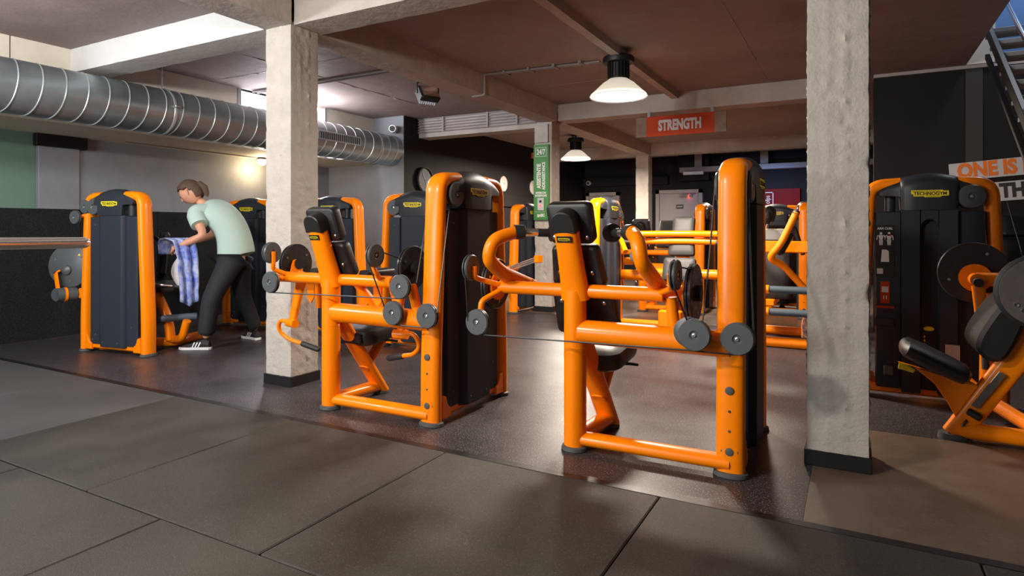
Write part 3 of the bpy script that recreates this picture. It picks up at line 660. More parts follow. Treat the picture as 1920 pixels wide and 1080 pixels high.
def machine_lever(root):
    """shoulder machine: levers hanging from side cams with looped handles"""
    cx = -.79
    tower(root); seat_frame(root, lower=False)
    end_brackets(root, cx, .50, 0)
    for s in (-1, 1):
        pulley(root, (cx + s * .453, -.115 if s > 0 else -.115, 1.012), 'X', .0725, rz=0)
        link('pulley_bracket', MB().sweep(fillet([(cx + s * .40, -.0, .85), (cx + s * .455, -.10, .90), (cx + s * .437, -.115, .935), (cx + s * .437, -.115, 1.02)], .02), .0155, seg=12), ORANGE, root)
        cam_disc(root, (cx + s * .525, .16, .925), 0, .14)
        hp_ = link('cam_lug', MB().prism([(-.06, -.05), (.06, -.05), (.045, .02), (.03, .05), (0, .06), (-.03, .05), (-.045, .02)], -.006, .006, .002, TR(cx + s * .495, .14, .90) @ RZ(PI / 2) @ RX(PI / 2)), ORANGE, root)
        lv = link('lever', MB().sweep([(cx + s * .40, .12, .86), (cx + s * .45, .11, .70), (cx + s * .49, .10, .52)], [.05, .036, .03], [.03, .024, .022], (1, 0, 0), 20, power=2.5), ORANGE, root)
        link('handle_clamp', MB().sweep([(cx + s * .44, .08, .505), (cx + s * .535, .10, .505)], .03, seg=18), ORANGE, lv)
        hl = link('handle_loop', MB().sweep(fillet([(cx + s * .50, .08, .51), (cx + s * .60, .08, .525), (cx + s * .635, .10, .44), (cx + s * .56, .13, .375), (cx + s * .46, .153, .355)], .06), .0145, seg=14), ORANGE, lv)
        link('handle_grip', MB().sweep([(cx + s * .46, .153, .355), (cx + s * .45, .155, .352), (cx + s * .32, .175, .321), (cx + s * .31, .176, .318)], [.015, .0195, .0195, .014], seg=16), GRIP, lv)
        link('hanger_plate', MB().prism([(-.035, 0), (.035, 0), (.03, -.13), (0, -.17), (-.03, -.13)], -.005, .005, .002, TR(cx + s * .30, .09, .83) @ RX(PI / 2)), ORANGE, lv)
        ar = link('side_pad', MB().sweep([(cx + s * .22, .03, .865), (cx + s * .22, .06, .88), (cx + s * .215, .30, .885), (cx + s * .21, .33, .87)], [.03, .048, .048, .03], [.015, .026, .026, .015], (1, 0, 0), 20, power=3), PADB, root)
        link('pad_support', MB().sweep([(cx + s * .16, .03, .84), (cx + s * .26, .14, .64)], .034, .022, (0, 1, 0), 16, power=2.6), ORANGE, root)
    pulley(root, (cx - .458, -.115, .812), 'Y', .0725)
    link('pulley_bracket', MB().sweep([(cx - .42, -.0, .85), (cx - .458, -.09, .812)], .016, seg=12), ORANGE, root)
    pulley(root, (-.135, -.12, .83), 'Y', .0725); pulley(root, (-.205, -.10, .668), 'Y', .0725); pulley(root, (.05, -.105, .668), 'Y', .0725)
    for x, z in ((-.135, .83), (-.205, .668), (.05, .668)): link('axle', MB().sweep([(x, -.10, z), (x, .01, z - .005)], .014, seg=12), ORANGE, root)
    link('arm_support', MB().sweep([(cx + .50, .01, .85), (-.19, -.01, .84), (-.25, .0, .66)], .024, seg=16), ORANGE, root)
    link('arm_support', MB().sweep([(-.13, -.02, .83), (-.10, .0, .66)], .03, seg=16), ORANGE, root)
    cable(root, [(cx - .458, -.115, .742), (-.135, -.12, .76)])
    cable(root, [(cx + .453, -.18, .99), (-.27, -.10, .69)])
    cable(root, [(cx + .453, -.05, 1.03), (cx + .525, .06, .98)])
    cable(root, [(-.205, -.10, .598), (.05, -.105, .598)])
    cable(root, [(.118, -.105, .69), (.06, .12, 1.37)]); cable(root, [(-.095, .12, 1.37), (-.07, -.05, .85)])
    link('seat_bracket', MB().box(cx - .10, .12, .40, cx + .12, .28, .475, .01), BLACKM, root)
m1 = thing('weight_machine', 'orange machine with hanging looped handles beside the white pillar', 'gym machine', (-2.215, 3.04, .0)); machine_lever(m1)
m2 = thing('weight_machine', 'nearest orange machine with bent grip arms and its tower seen end on', 'gym machine', (-.512, 3.10, .0)); machine_fly(m2)
# ------------------------------------------------------------------ far left machine (tower turned side on) and its twin
def leg_extras(root):
    """cam, counterweight arm, foam rollers and grips of the leg machine"""
    d = cam_disc(root, (.05, -.18, .815), math.radians(20), .205, PULLEY, False)
    link('warning_mark', MB().prism([(-.012, -.01), (.012, -.01), (0, .012)], 0, .001, 0, M_XP), YEL, d, (.019, .10, .11))
    link('hub_dome', MB().lathe([(.05, 0), (.045, .02), (.025, .035), (0, .04)], RY(PI / 2), 24), PULLEY, d, (.018, -.02, -.04))
    sw_ = link('swing_arm', MB().sweep(fillet([(.12, -.23, .775), (.15, -.24, .76), (.15, -.20, .58)], .015), .028, .008, (0, 1, 0), 12, power=4), ORANGE, root)
    link('arm_pin', MB().sweep([(.10, -.235, .77), (.175, -.245, .765)], .018, seg=14), PULLEY, sw_)
    cw = link('counterweight', MB().sweep([(.18, -.20, .545), (.175, -.20, .545), (.03, -.14, .545), (.025, -.14, .545)], [.055, .064, .064, .055], seg=28), PULLEY, sw_)
    link('weight_band', MB().sweep([(.115, -.172, .545), (.095, -.165, .545)], .068, seg=28), ORANGE, cw)
    link('side_arm', MB().box(-.02, -.10, .50, .03, .02, .60, .008), ORANGE, root)
    pulley(root, (.10, -.035, 1.285), 'X', .066); pulley(root, (.06, .05, 1.385), 'X', .066)
    link('yoke', MB().sweep([(.0, .04, 1.32), (.09, -.03, 1.285)], .016, seg=10), ORANGE, root)
def leg_seat(root):
    """seat side of the leg machine, behind its tower: the seat post, rollers and grips"""
    D = -.33
    def S(*P): return [(x, y + D, z) for x, y, z in P]
    link('seat_post', MB().sweep(fillet(S((-.30, .60, .62), (-.34, .78, .60), (-.36, .95, .30), (-.36, .99, .08)), .12), .05, .036, (1, 0, 0), 20, power=2.6), ORANGE, root)
    link('foot_arm', MB().sweep(fillet(S((-.36, .97, .09), (-.37, 1.12, .09), (-.36, 1.20, .28)), .1), .038, seg=18), ORANGE, root)
    link('base_beam', MB().sweep(S((0, .5, .06), (-.40, 1.0, .06), (-.9, .9, .06)), .045, seg=18), ORANGE, root)
    link('foam_roller', MB().sweep(S((-.22, .94, .30), (-.215, .945, .30), (-.46, 1.22, .315), (-.465, 1.225, .315)), [.02, .034, .034, .02], seg=20), FOAM, root)
    link('seat_pad', MB().sweep(S((-.25, .55, .58), (-.28, .62, .60), (-.48, .95, .60), (-.52, 1.0, .58)), [.10, .18, .18, .10], [.03, .045, .045, .03], (.7, .7, 0), 24, power=3), PADB, root)
    link('back_pad', MB().sweep(S((-.55, .62, .66), (-.56, .62, .70), (-.62, .60, 1.10), (-.62, .60, 1.14)), [.12, .2, .2, .12], [.03, .045, .045, .03], (.6, .8, 0), 24, power=3), PADB, root)
    link('grip_arm', MB().sweep(fillet([(-.33, .34, 1.10), (-.36, .45, 1.095), (-.37, .50, 1.04), (-.37, .51, .95)], .05), .018, seg=12), BLACKM, root)
    link('hand_grip', MB().sweep([(-.37, .50, 1.05), (-.37, .505, 1.03), (-.37, .515, .93), (-.37, .515, .915)], [.02, .026, .026, .018], seg=16), GRIP, root)
    link('seat_lever', MB().sweep(fillet(S((-.15, .80, .60), (-.20, .93, .64), (-.30, 1.08, .62)), .05), .014, seg=10), STEEL, root)
m0 = thing('weight_machine', 'machine at far left, yellow plate showing, with a big grey disc on its flank', 'gym machine', (-6.50, 3.33, 0), math.radians(-82)); tower(m0); leg_extras(m0); leg_seat(m0)
m0b = thing('weight_machine', 'dark tower standing against the pillar, just behind the bending person', 'gym machine', (-6.76, 5.06, 0), math.radians(-86)); tower(m0b)
link('foam_roller', MB().sweep([(-.20, .3, .5), (-.2, -.30, .52)], .05, seg=18), GRIP, m0b)
m4 = copy_tree(m0b); m4.location = (-5.52, 5.15, 0); m4['label'] = 'dark tower half hidden behind the white pillar and the black headrest'
m3 = thing('weight_machine', 'tower with yellow plate showing squarely, behind the machine with looped handles', 'gym machine', (-4.17, 4.93, 0), math.radians(-88)); tower(m3)
d3 = cam_disc(m3, (.10, .62, .89), 0, .155, DISCG)
link('warning_mark', MB().prism([(-.018, -.014), (.018, -.014), (0, .018)], 0, .001, 0, M_XP), YEL, d3, (.019, -.09, -.05))
link('seat_beam', MB().sweep([(-.05, .1, .06), (-.8, .1, .06)], .045, seg=18), ORANGE, m3)
# ------------------------------------------------------------------ arm curl machine on the right (slot side to the viewer)
MX = .845
m5 = thing('weight_machine', 'arm curl machine standing behind the broad pillar under the wall lettering', 'gym machine', (MX, 5.10, 0), PI / 2)
tower(m5, slot=True, plugs=False)
PLK = mat('placard_black', (.012, .012, .012), .35)
fp = [k for k in kids(m5) if k.name.startswith('front_side_panel')][1]
Mp = TR(-.0795, .655, 0) @ M_XN
pl = link('placard', MB().box(-.055, .84, 0, .055, 1.20, .002), PLK, m5); pl.matrix_local = Mp
t = link('lettering', text_mesh('ARM CURL', .021, .0004, .9), WHITEINK, pl, (0, 1.175, .0025))
def icon_person(x, y, s):
    b = MB().prism([(x + s * .09 * math.cos(a), y + s * (.86 + .10 * math.sin(a))) for a in [PI * k / 6 for k in range(12)]], .002, .0026)
    b.prism([(x + s * u, y + s * v) for u, v in ((-.10, .40), (.10, .40), (.17, .74), (-.17, .74))], .002, .0026)
    for q in (-1, 1):
        P = [(x + s * q * u, y + s * v) for u, v in ((.02, 0), (.09, 0), (.13, .38), (.01, .38))]; b.prism(P if q > 0 else P[::-1], .002, .0026)
        P = [(x + s * q * u, y + s * v) for u, v in ((.24, .38), (.29, .40), (.24, .72), (.18, .73))]; b.prism(P if q > 0 else P[::-1], .002, .0026)
    return b
link('pictogram', icon_person(-.024, 1.06, .095), WHITEINK, pl); link('pictogram', icon_person(.024, 1.06, .095), WHITEINK, pl)
link('pictogram_accent', MB().box(.014, 1.125, .0025, .034, 1.138, .0032), REDP, pl)
link('machine_pictogram', MB().prism([(-.025, .945), (.025, .945), (.022, 1.02), (.008, 1.03), (-.018, 1.03)], .002, .0026), WHITEINK, pl)
link('code_field', MB().box(-.048, .862, .002, -.012, .90, .0026), BOARD, pl)
st = link('number_sticker', MB().box(-.028, .66, 0, .028, .81, .002), ORSIGN, m5); st.matrix_local = Mp
link('code_field', MB().box(-.020, .735, .002, .020, .775, .0026), BOARD, st)
link('lettering', text_mesh('11', .032, .001, 1), WHITEINK, st, (0, .70, .0025))
link('red_strip', MB().box(-.055, .625, 0, .055, .642, .002), ORSIGN, m5).matrix_local = Mp
link('warning_label', MB().box(-.045, .28, 0, .035, .41, .002), BOARD, m5).matrix_local = TR(-.1125, .27, 0) @ M_XN
link('panel_notch', MB().box(-.06, .50, -.02, .06, .56, .003, .004), INK, m5).matrix_local = Mp
link('rep_counter', MB().box(-.03, .17, 0, .03, .235, .03, .006), PULLEY, m5).matrix_local = Mp @ TR(.02, 0, 0)
hk = cached('scale_dot', lambda: MB().box(-.004, -.006, 0, .004, .006, .002))
for k in range(5): link('scale_dot', hk, YEL, m5).matrix_local = TR(-.0605, .425, .445 - .025 * k) @ M_XN
# its frame, in local axes (-x = towards the viewer, -y = to the right)
def w2l(x, y, z): return (y - 5.10, MX - x, z)
def W(*P): return [w2l(*p) for p in P]
link('cam_disc', MB().lathe([(0, -.016), (.185, -.016), (.19, -.01), (.19, .01), (.185, .016), (0, .016)], TR(*w2l(.655, 4.80, .90)) @ RY(-PI / 2), 48), DISC, m5)
for a in (60, 200, 320): link('disc_bolt', MB().lathe([(.010, 0), (.009, .02), (0, .021)], TR(*w2l(.655 + .135 * math.cos(math.radians(a)), 4.80, .90 + .135 * math.sin(math.radians(a)))) @ RY(-PI / 2), 12), STEEL, m5)
link('hub_plate', MB().lathe([(0, .0), (.085, .0), (.085, .03), (0, .03)], TR(*w2l(.66, 4.785, .87)) @ RY(-PI / 2), 32), ORANGE, m5)
cr = link('crank', MB().sweep(W((.655, 4.78, .865), (.655, 4.64, .865)), .038, seg=22), ORANGE, m5)
link('crank_cap', MB().sweep(W((.655, 4.645, .855), (.655, 4.60, .85)), .026, seg=20), GRIP, cr)
link('crank_arm', MB().sweep(W((.66, 4.70, .865), (.90, 4.70, .87), (1.0, 4.66, .87)), .042, seg=18), ORANGE, cr)
link('lever', MB().sweep(W((.66, 4.65, .83), (.675, 4.62, .56), (.685, 4.6, .42)), [.036, .028, .022], [.02, .016, .014], (0, 1, 0), 16, power=2.6), ORANGE, cr)
link('lever_end', MB().sweep(W((.685, 4.6, .42), (.687, 4.6, .34)), .019, seg=14), PULLEY, cr)
fr = link('inclined_post', MB().sweep(W((.495, 4.26, .02), (.86, 4.25, .63)), [.062, .066], [.036, .036], (0, 1, 0), 24, power=3.2), ORANGE, m5)
fr2 = link('foot', MB().sweep(W((.49, 4.26, 0), (.49, 4.26, .03)), [.06, .055], [.075, .07], (1, 0, 0), 24), FOOT, fr)
link('slider_slot', MB().sweep(W((.525, 4.215, .085), (.545, 4.21, .12)), .012, .006, (1, 0, 0), 8), DARK, fr)
link('scale_plate', MB().sweep(W((.58, 4.20, .20), (.70, 4.19, .40)), .018, .006, (0, 1, 0), 8, power=6), DISCG, fr)
link('latch', MB().sweep(W((.555, 4.21, .17), (.60, 4.17, .15)), .02, seg=12), BLACKM, fr)
link('bottom_rail', MB().sweep(W((.52, 4.25, .055), (1.20, 4.22, .055)), .045, seg=20), ORANGE, m5)
link('rear_strut', MB().sweep(W((.62, 4.72, .22), (.66, 4.62, .18), (.92, 4.27, .06)), .052, .04, (1, 0, 0), 18, power=2.6), ORANGE, m5)
link('inner_post', MB().sweep(W((.72, 4.75, .10), (.73, 4.75, .78)), .045, seg=18), ORANGE, m5)
sb = link('seat_bracket', MB().prism([(.225, .405), (.30, .385), (.40, .30), (.46, .20), (.495, .13), (.60, .31), (.56, .335), (.48, .345)], -.02, .02, .004, Matrix(((0, 0, 1, 4.24 - 5.10), (-1, 0, 0, MX), (0, 1, 0, 0), (0, 0, 0, 1)))), ORANGE, m5)
link('release_lever', MB().sweep(W((.30, 4.20, .365), (.26, 4.19, .385), (.225, 4.19, .39)), [.012, .022, .02], [.008, .010, .008], (0, 1, 0), 12), YEL, sb)
link('seat_pad', MB().sweep(W((.232, 4.22, .511), (.236, 4.22, .510), (.245, 4.22, .506), (.262, 4.22, .50), (.33, 4.22, .468), (.46, 4.22, .405), (.53, 4.22, .372), (.55, 4.22, .362)), [.03, .08, .13, .165, .18, .18, .16, .10], [.008, .024, .038, .050, .055, .055, .05, .03], (1, 0, 0), 26, power=2.4), PADB, m5)
def chaikin(P, n=2):
    for _ in range(n): P = [q for i in range(len(P)) for q in ((.75 * P[i][0] + .25 * P[(i + 1) % len(P)][0], .75 * P[i][1] + .25 * P[(i + 1) % len(P)][1]), (.25 * P[i][0] + .75 * P[(i + 1) % len(P)][0], .25 * P[i][1] + .75 * P[(i + 1) % len(P)][1]))]
    return P
ap = [(.565, .555), (.60, .485), (.645, .462), (.70, .475), (.745, .56), (.80, .72), (.79, .80), (.755, .83), (.70, .80), (.635, .70)]
link('arm_pad', MB().prism(chaikin(ap), -.22, .22, .02, Matrix(((0, 0, 1, 4.34 - 5.10), (-1, 0, 0, MX), (0, 1, 0, 0), (0, 0, 0, 1)))), PADB, m5)
link('pad_support', MB().sweep(W((.80, 4.25, .56), (.88, 4.25, .74)), .05, .03, (0, 1, 0), 16, power=3), ORANGE, m5)
gd = link('lever_disc', MB().lathe([(0, -.02), (.165, -.02), (.18, -.012), (.18, .006), (.172, .012), (0, .012)], TR(*w2l(.835, 4.08, .85)) @ RY(-PI / 2), 48), DISCG, m5)
link('disc_rim', MB().lathe([(.176, -.022), (.192, -.016), (.192, .010), (.176, .014), (.176, -.022)], TR(*w2l(.835, 4.08, .85)) @ RY(-PI / 2), 48), PADB, gd)
for a in (215, 235, 30): link('disc_bolt', MB().lathe([(.013, .01), (.012, .018), (.006, .018), (0, .014)], TR(*w2l(.835 + .12 * math.cos(math.radians(a)), 4.08, .85 + .12 * math.sin(math.radians(a)))) @ RY(-PI / 2), 14), STEEL, gd)
link('disc_stem', MB().sweep(W((.86, 4.09, .85), (.88, 4.26, .66)), .04, seg=16), ORANGE, m5)
link('upper_pad', MB().sweep(W((.86, 4.16, .99), (.87, 4.3, 1.0), (.88, 4.5, 1.0)), [.05, .06, .05], [.04, .05, .04], (1, 0, 0), 16), PADB, m5)
cable(m5, W((.86, 5.02, 1.35), (.93, 4.9, .95)))
# ------------------------------------------------------------------ machines in the middle and the back
def bg(name, label, loc, rz, fn, slot=False, group=None):
    t = thing('weight_machine', label, 'gym machine', loc, rz, group); tower(t, slot=slot); fn(t); return t
def press_frame(t):
    seat_frame(t, pad=PADG, badge=False)
    cx = -.79
    for dz in (0, .085): link('press_arm', MB().sweep(fillet([(cx - .62, .10 + dz, 1.03 + dz), (cx, .04, 1.035 + dz), (cx + .52, .10 + dz, 1.03 + dz)], .3), .036, seg=16), ORANGE, t)
    for s in (-1, 1):
        link('press_handle', MB().sweep(fillet([(cx + s * .58, .14, 1.10), (cx + s * .66, .30, 1.12), (cx + s * .52, .48, .92)], .08), .03, seg=14), ORANGE, t)
        link('hand_grip', MB().sweep([(cx + s * .60, .38, 1.03), (cx + s * .44, .36, 1.02)], .024, seg=12), GRIP, t)
        pulley(t, (cx + s * .50, .16, .86), 'YB', .075)
        link('axle', MB().sweep([(cx + s * .50, .14, .86), (cx + s * .46, .02, .95)], .016, seg=8), ORANGE, t)
    link('crossbar', MB().sweep([(cx - .5, .0, .66), (cx + .5, 0, .66)], .055, seg=16), ORANGE, t)
    link('foot_block', MB().box(cx - .12, .42, .03, cx + .12, .60, .30, .015), ORANGE, t)
t2 = bg('', 'press machine facing the viewer with shiny grey pads, slot tower on its left', (-2.52, 7.25, 0), PI, press_frame, True)
stk = link('number_sticker', MB().box(-.03, -.055, 0, .03, .055, .002), ORSIGN, t2); stk.matrix_local = TR(0, .853, 1.16) @ RX(-PI / 2) @ RY(0)
link('code_field', MB().box(-.02, -.015, .002, .02, .025, .0026), BOARD, stk)
t3 = bg('', 'machine whose tower stands end on before the right-hand grey door', (-1.86, 8.75, 0), 0, lambda t: machine_lever_parts(t)) if False else None
def simple_frame(t):
    seat_frame(t, badge=False)
    link('crossbar', MB().sweep([(-1.27, 0, .842), (-.32, 0, .842)], .0365, seg=16), ORANGE, t)
    for s in (-1, 1):
        cam_disc(t, (-.79 + s * .55, .14, .88), 0, .145)
        link('arm', MB().sweep(fillet([(-.79 + s * .40, .08, .85), (-.79 + s * .55, -.05, 1.0), (-.79 + s * .42, .20, 1.16)], .1), .033, seg=14), ORANGE, t)
t3 = bg('', 'machine whose tower stands end on before the right-hand grey door', (-1.86, 8.75, 0), 0, simple_frame)
def stool_frame(t):
    link('seat_pad', rpad(.36, .40, .09, .08).xf(TR(-.46, .27, .44)), PADB, t)
    link('seat_post', MB().sweep([(-.46, .27, .03), (-.46, .27, .45)], .05, seg=14), ORANGE, t)
    link('base_rail', MB().sweep([(0, .27, .05), (-.7, .27, .05)], .045, seg=14), ORANGE, t)
t4 = bg('', 'machine whose tower rises end on against the left edge of the broad pillar', (-.565, 8.95, 0), 0, stool_frame)
t5 = bg('', 'machine with black pads behind the arm curl machine below the wall lettering', (.60, 7.6, 0), PI, simple_frame)
t6 = bg('', 'low grey tower with a yellow plate in front of the red wall panel', (-1.42, 10.1, 0), -PI / 2, lambda t: None)
t7 = bg('', 'orange machine seen through the gap behind the press machine, near the far pillar', (-3.55, 10.4, 0), PI, simple_frame, True)
def sled_frame(t):
    for k in (0, 1, 2): link('guide_rod', MB().sweep([(.04, .93 - .05 * k, .63 - .02 * k), (-.42, .93 - .05 * k, .79 - .02 * k)], .013, seg=10), CHROME, t)
    link('rod_holder', MB().box(-.02, .80, .56, .08, .96, .66, .008), ORANGE, t)
    link('rod_end_block', MB().box(-.46, .80, .72, -.40, .96, .82, .008), ORANGE, t)
    link('sled_frame', MB().sweep(fillet([(-.15, -.20, .05), (-.15, -.20, .95), (-.85, -.20, 1.0), (-.85, -.20, .05)], .12), .04, seg=14), ORANGE, t)
    link('sled_plate', MB().box(-.80, -.30, .95, -.20, -.26, 1.28, .01), BLACKM, t)
    link('side_cover', MB().box(-.80, -.30, .72, -.24, -.25, .94, .01), SHELL, t)
    link('base_rail', MB().sweep([(0, -.05, .05), (-.15, -.2, .05), (-.85, -.2, .05)], .045, seg=14), ORANGE, t)
    link('seat_pad', rpad(.4, .45, .09, .08).xf(TR(-.55, -.6, .42)), PADB, t)
    link('seat_post', MB().sweep([(-.55, -.6, .03), (-.55, -.6, .43)], .05, seg=14), ORANGE, t)
    link('seat_rail', MB().sweep([(-.55, -.2, .05), (-.55, -.7, .05)], .045, seg=14), ORANGE, t)
    link('front_rail', MB().sweep(fillet([(0, .80, .10), (0, .88, .50), (-.02, .90, .60)], .05), .03, seg=12), ORANGE, t)
t1 = bg('', 'sled machine with chrome guide rods left of the intercom pillar', (-4.155, 8.42, 0), PI, sled_frame, True)
# low lever bench between the nearest machine and the broad pillar
lb = thing('lever_bench', 'low orange bench with slate foam bars and a slanted grip arm beside the broad pillar', 'gym machine', (-.75, 6.9, 0), 0)
link('base_rail', MB().sweep([(-.30, -.20, .05), (.60, -.20, .05)], .05, seg=16), ORANGE, lb)
link('base_rail', MB().sweep([(-.30, .6, .05), (.60, .6, .05)], .05, seg=16), ORANGE, lb)
for x in (-.25, .55): link('base_rail', MB().sweep([(x, -.2, .05), (x, .6, .05)], .045, seg=14), ORANGE, lb)
link('cross_beam', MB().box(-.30, .0, .93, .60, .09, 1.05, .012), ORANGE, lb)
link('column_tube', MB().sweep([(.45, .05, .05), (.45, .05, 1.0)], .055, seg=16), ORANGE, lb)
link('column_tube', MB().sweep([(-.22, .05, .05), (-.22, .05, 1.0)], .055, seg=16), ORANGE, lb)
ga = link('grip_arm', MB().sweep(fillet([(.26, -.20, 1.34), (.12, -.22, 1.02), (.0, -.2, .88), (.12, -.1, .82), (.40, .0, .48)], .08), .034, seg=14), ORANGE, lb)
link('hand_grip', MB().sweep([(.265, -.20, 1.355), (.25, -.20, 1.32)], [.03, .036], seg=14), GRIP, ga)
link('arm_cushion', MB().sweep([(.20, -.17, 1.14), (.19, -.17, 1.12), (.10, -.17, .95), (.08, -.17, .93)], [.03, .05, .05, .03], seg=14), PADB, ga)
for z in (.58, .36):
    r = link('roller_bar', MB().sweep([(-.30, -.30, z), (.02, -.30, z)], .042, seg=16), ORANGE, lb)
    link('foam_roller', MB().sweep([(.02, -.30, z), (.03, -.30, z), (.46, -.30, z), (.47, -.30, z)], [.025, .036, .036, .025], seg=16), FOAM, r)
link('roller_post', MB().sweep([(-.20, -.25, .05), (-.20, -.25, .62)], .04, seg=14), ORANGE, lb)
link('seat_pad', rpad(.45, .5, .08, .06).xf(TR(-.02, .30, .45)), PADB, lb)
link('back_pad', rpad(.4, .6, .09, .06).xf(TR(-.05, .5, .75) @ RX(math.radians(75))), PADB, lb)
link('seat_beam', MB().box(-.06, .0, .38, .04, .5, .45, .01), ORANGE, lb)
link('grip_arm', MB().sweep(fillet([(-.05, .2, 1.2), (.20, .35, 1.2), (.28, .40, .9)], .06), .022, seg=12), BLACKM, lb)
bt = thing('water_bottle', 'clear water bottle with blue cap standing on the low bench side', 'bottle', (-.42, 6.79, .10))
link('bottle_body', MB().lathe([(0, 0), (.033, 0), (.036, .01), (.036, .07), (.033, .08), (.036, .09), (.036, .16), (.014, .21), (.014, .225), (0, .225)], seg=20), BOTTLE, bt)
link('cap', MB().lathe([(.016, .222), (.016, .245), (0, .245)], seg=16), BLUEC, bt)
# ------------------------------------------------------------------ rack bar at the left edge
rk = thing('barbell_rack', 'chrome bar end reaching in from the left edge of the picture', 'barbell', (-3.128, 1.594, 1.108))
link('sleeve', MB().sweep([(.165, -.75, .008), (.005, -.02, 0), (.003, -.008, 0), (0, 0, 0)], [.0255, .0255, .0255, .021], seg=24), CHROME, rk)
link('rack_upright', MB().box(.13, -.80, -1.09, .20, -.72, .60, .006), BLACKM, rk)
link('rack_foot', MB().box(.08, -1.7, -1.09, .25, -.75, -1.03, .006), BLACKM, rk)
# ------------------------------------------------------------------ signs
sg = thing('hanging_sign', 'orange STRENGTH sign with wood-print ends under the ceiling beam', 'sign', (-1.94, 7.99, 2.50))
link('sign_board', MB().box(-.573, -.012, -.127, .573, .012, .13, .002), WOOD, sg)
link('orange_field', MB().box(-.43, -.0145, -.127, .43, -.0121, .13), ORSIGN, sg)
link('lettering', text_mesh('STRENGTH', .18, .009, .60, .001), BOARD, sg, (0, -.016, 0), (PI / 2, 0, 0))
for x in (-.4, .4): link('sign_bracket', MB().box(x - .02, -.005, .12, x + .02, .02, .20), GREYM, sg)
ic = thing('intercom_board', 'green 24/7 assistance board with silver intercom on the middle pillar', 'sign', (-3.885, 7.985, 0))
link('board', MB().box(-.117, -.035, 1.30, .117, .010, 2.37, .003), GREEN, ic)
def itxt(s, size, x, z, bold=.001, sx=.8, rot=0, m=WHITEINK):
    o = link('lettering', text_mesh(s, size, bold, sx, .0006), m, ic, (x, -.037, z)); o.rotation_euler = (PI / 2, -rot, 0); return o
link('frame_line', MB().box(-.085, -.037, 2.20, .085, -.035, 2.205).box(-.085, -.037, 2.325, .085, -.035, 2.33).box(-.085, -.037, 2.20, -.08, -.035, 2.33).box(.08, -.037, 2.20, .085, -.035, 2.33), WHITEINK, ic)
itxt('24/7', .105, 0, 2.263, .003, .7)
itxt('ASSISTENTIE', .085, -.03, 1.925, .003, .74, PI / 2); itxt('AIDE/ASSISTANCE', .066, .045, 1.925, .002, .74, PI / 2)
itxt('INTERCOM', .042, 0, 1.685, .0015, .76); itxt('INTERPHONE', .042, 0, 1.645, .0015, .72)
icp = link('intercom_unit', MB().box(-.05, -.052, 1.435, .05, -.030, 1.615, .004), SILVER, ic)
link('speaker', MB().lathe([(.020, 0), (.020, .004), (0, .004)], TR(0, -.052, 1.565) @ RX(PI / 2), 16), INK, icp)
link('call_light', MB().lathe([(.016, 0), (.016, .004), (0, .004)], TR(0, -.052, 1.505) @ RX(PI / 2), 16), REDL, icp)
itxt('BASIC', .055, 0, 1.365, .003, .8, math.radians(4))
link('sign_line', MB().box(-.10, -.037, 1.415, .06, -.035, 1.418), WHITEINK, ic)
link('junction_box', MB().box(-.11, -.02, 2.40, .10, .012, 2.66, .003), CONC, ic)
def board(x, z, w, h, txt, m, size, label, tx, rz=math.radians(4.2)):
    t = thing('wall_lettering_board', label, 'sign', (x, 8.185, z), 0); t.rotation_euler = (0, -rz, 0)
    link('board', MB().box(0, -.012, -h, w, .013, 0, .002), BOARD, t)
    link('lettering', text_mesh(txt, size, .010, .80, .001, 'LEFT'), m, t, (tx, -.0135, -h / 2), (PI / 2, 0, 0)); return t
board(.90, 1.872, 1.9, .125 + .06, 'ONE IS NOT', ORTXT, .205, 'tilted pale board reading ONE IS in orange letters', .07)
board(1.265, 1.66, 1.5, .20, 'THE', DKTXT, .20, 'tilted pale board with dark letters TH below the orange lettering', .07)
# ------------------------------------------------------------------ doors, panel, tray on the back wall
def door(n, x0, x1, z1, label):
    d = struct('door_%d' % n, MB().box(x0 + .09, 14.93, 0.01, x1 - .09, 14.97, z1 - .09, .003), DOORP, label=label, category='door')
    link('door_frame', MB().box(x0, 14.90, 0, x0 + .085, 15.0, z1).box(x1 - .085, 14.90, 0, x1, 15.0, z1).box(x0, 14.90, z1 - .085, x1, 15.0, z1), DOORP, d)
    link('door_closer', MB().box(x1 - .52, 14.87, z1 - .18, x1 - .22, 14.93, z1 - .12, .004), GREYM, d)
    link('closer_arm', MB().sweep([(x1 - .45, 14.86, z1 - .115), (x1 - .15, 14.86, z1 - .10)], .012, seg=8), GREYM, d)
    link('door_handle', MB().sweep(fillet([(x0 + .18, 14.93, 1.03), (x0 + .18, 14.87, 1.03), (x0 + .30, 14.87, 1.03)], .02), .011, seg=10), STEEL, d)
    return d
d1 = door(1, -6.0, -5.12, 2.10, 'grey door with closer, left of the far pillar')
link('door_window', MB().box(-5.75, 14.925, 1.2, -5.4, 14.935, 1.75), DARK, d1)
d2 = door(2, -4.20, -3.10, 2.11, 'grey door with a red light, right of the far pillar')
link('door_sign', MB().box(-3.71, 14.92, 1.66, -3.54, 14.93, 1.76), INK, d2); link('sign_stripe', MB().box(-3.69, 14.915, 1.695, -3.56, 14.921, 1.725), DOORP, d2)
link('red_light', MB().lathe([(.045, 0), (.04, .03), (0, .045)], TR(-3.41, 14.91, 1.96) @ RX(PI / 2), 16), REDL, d2)
rp = thing('red_wall_panel', 'large red panel with small white frames on the dark back wall', 'panel', (-1.42, 14.98, 0))
link('panel_board', MB().box(-.40, -.05, .4, .40, .02, 2.07, .004), REDP, rp)
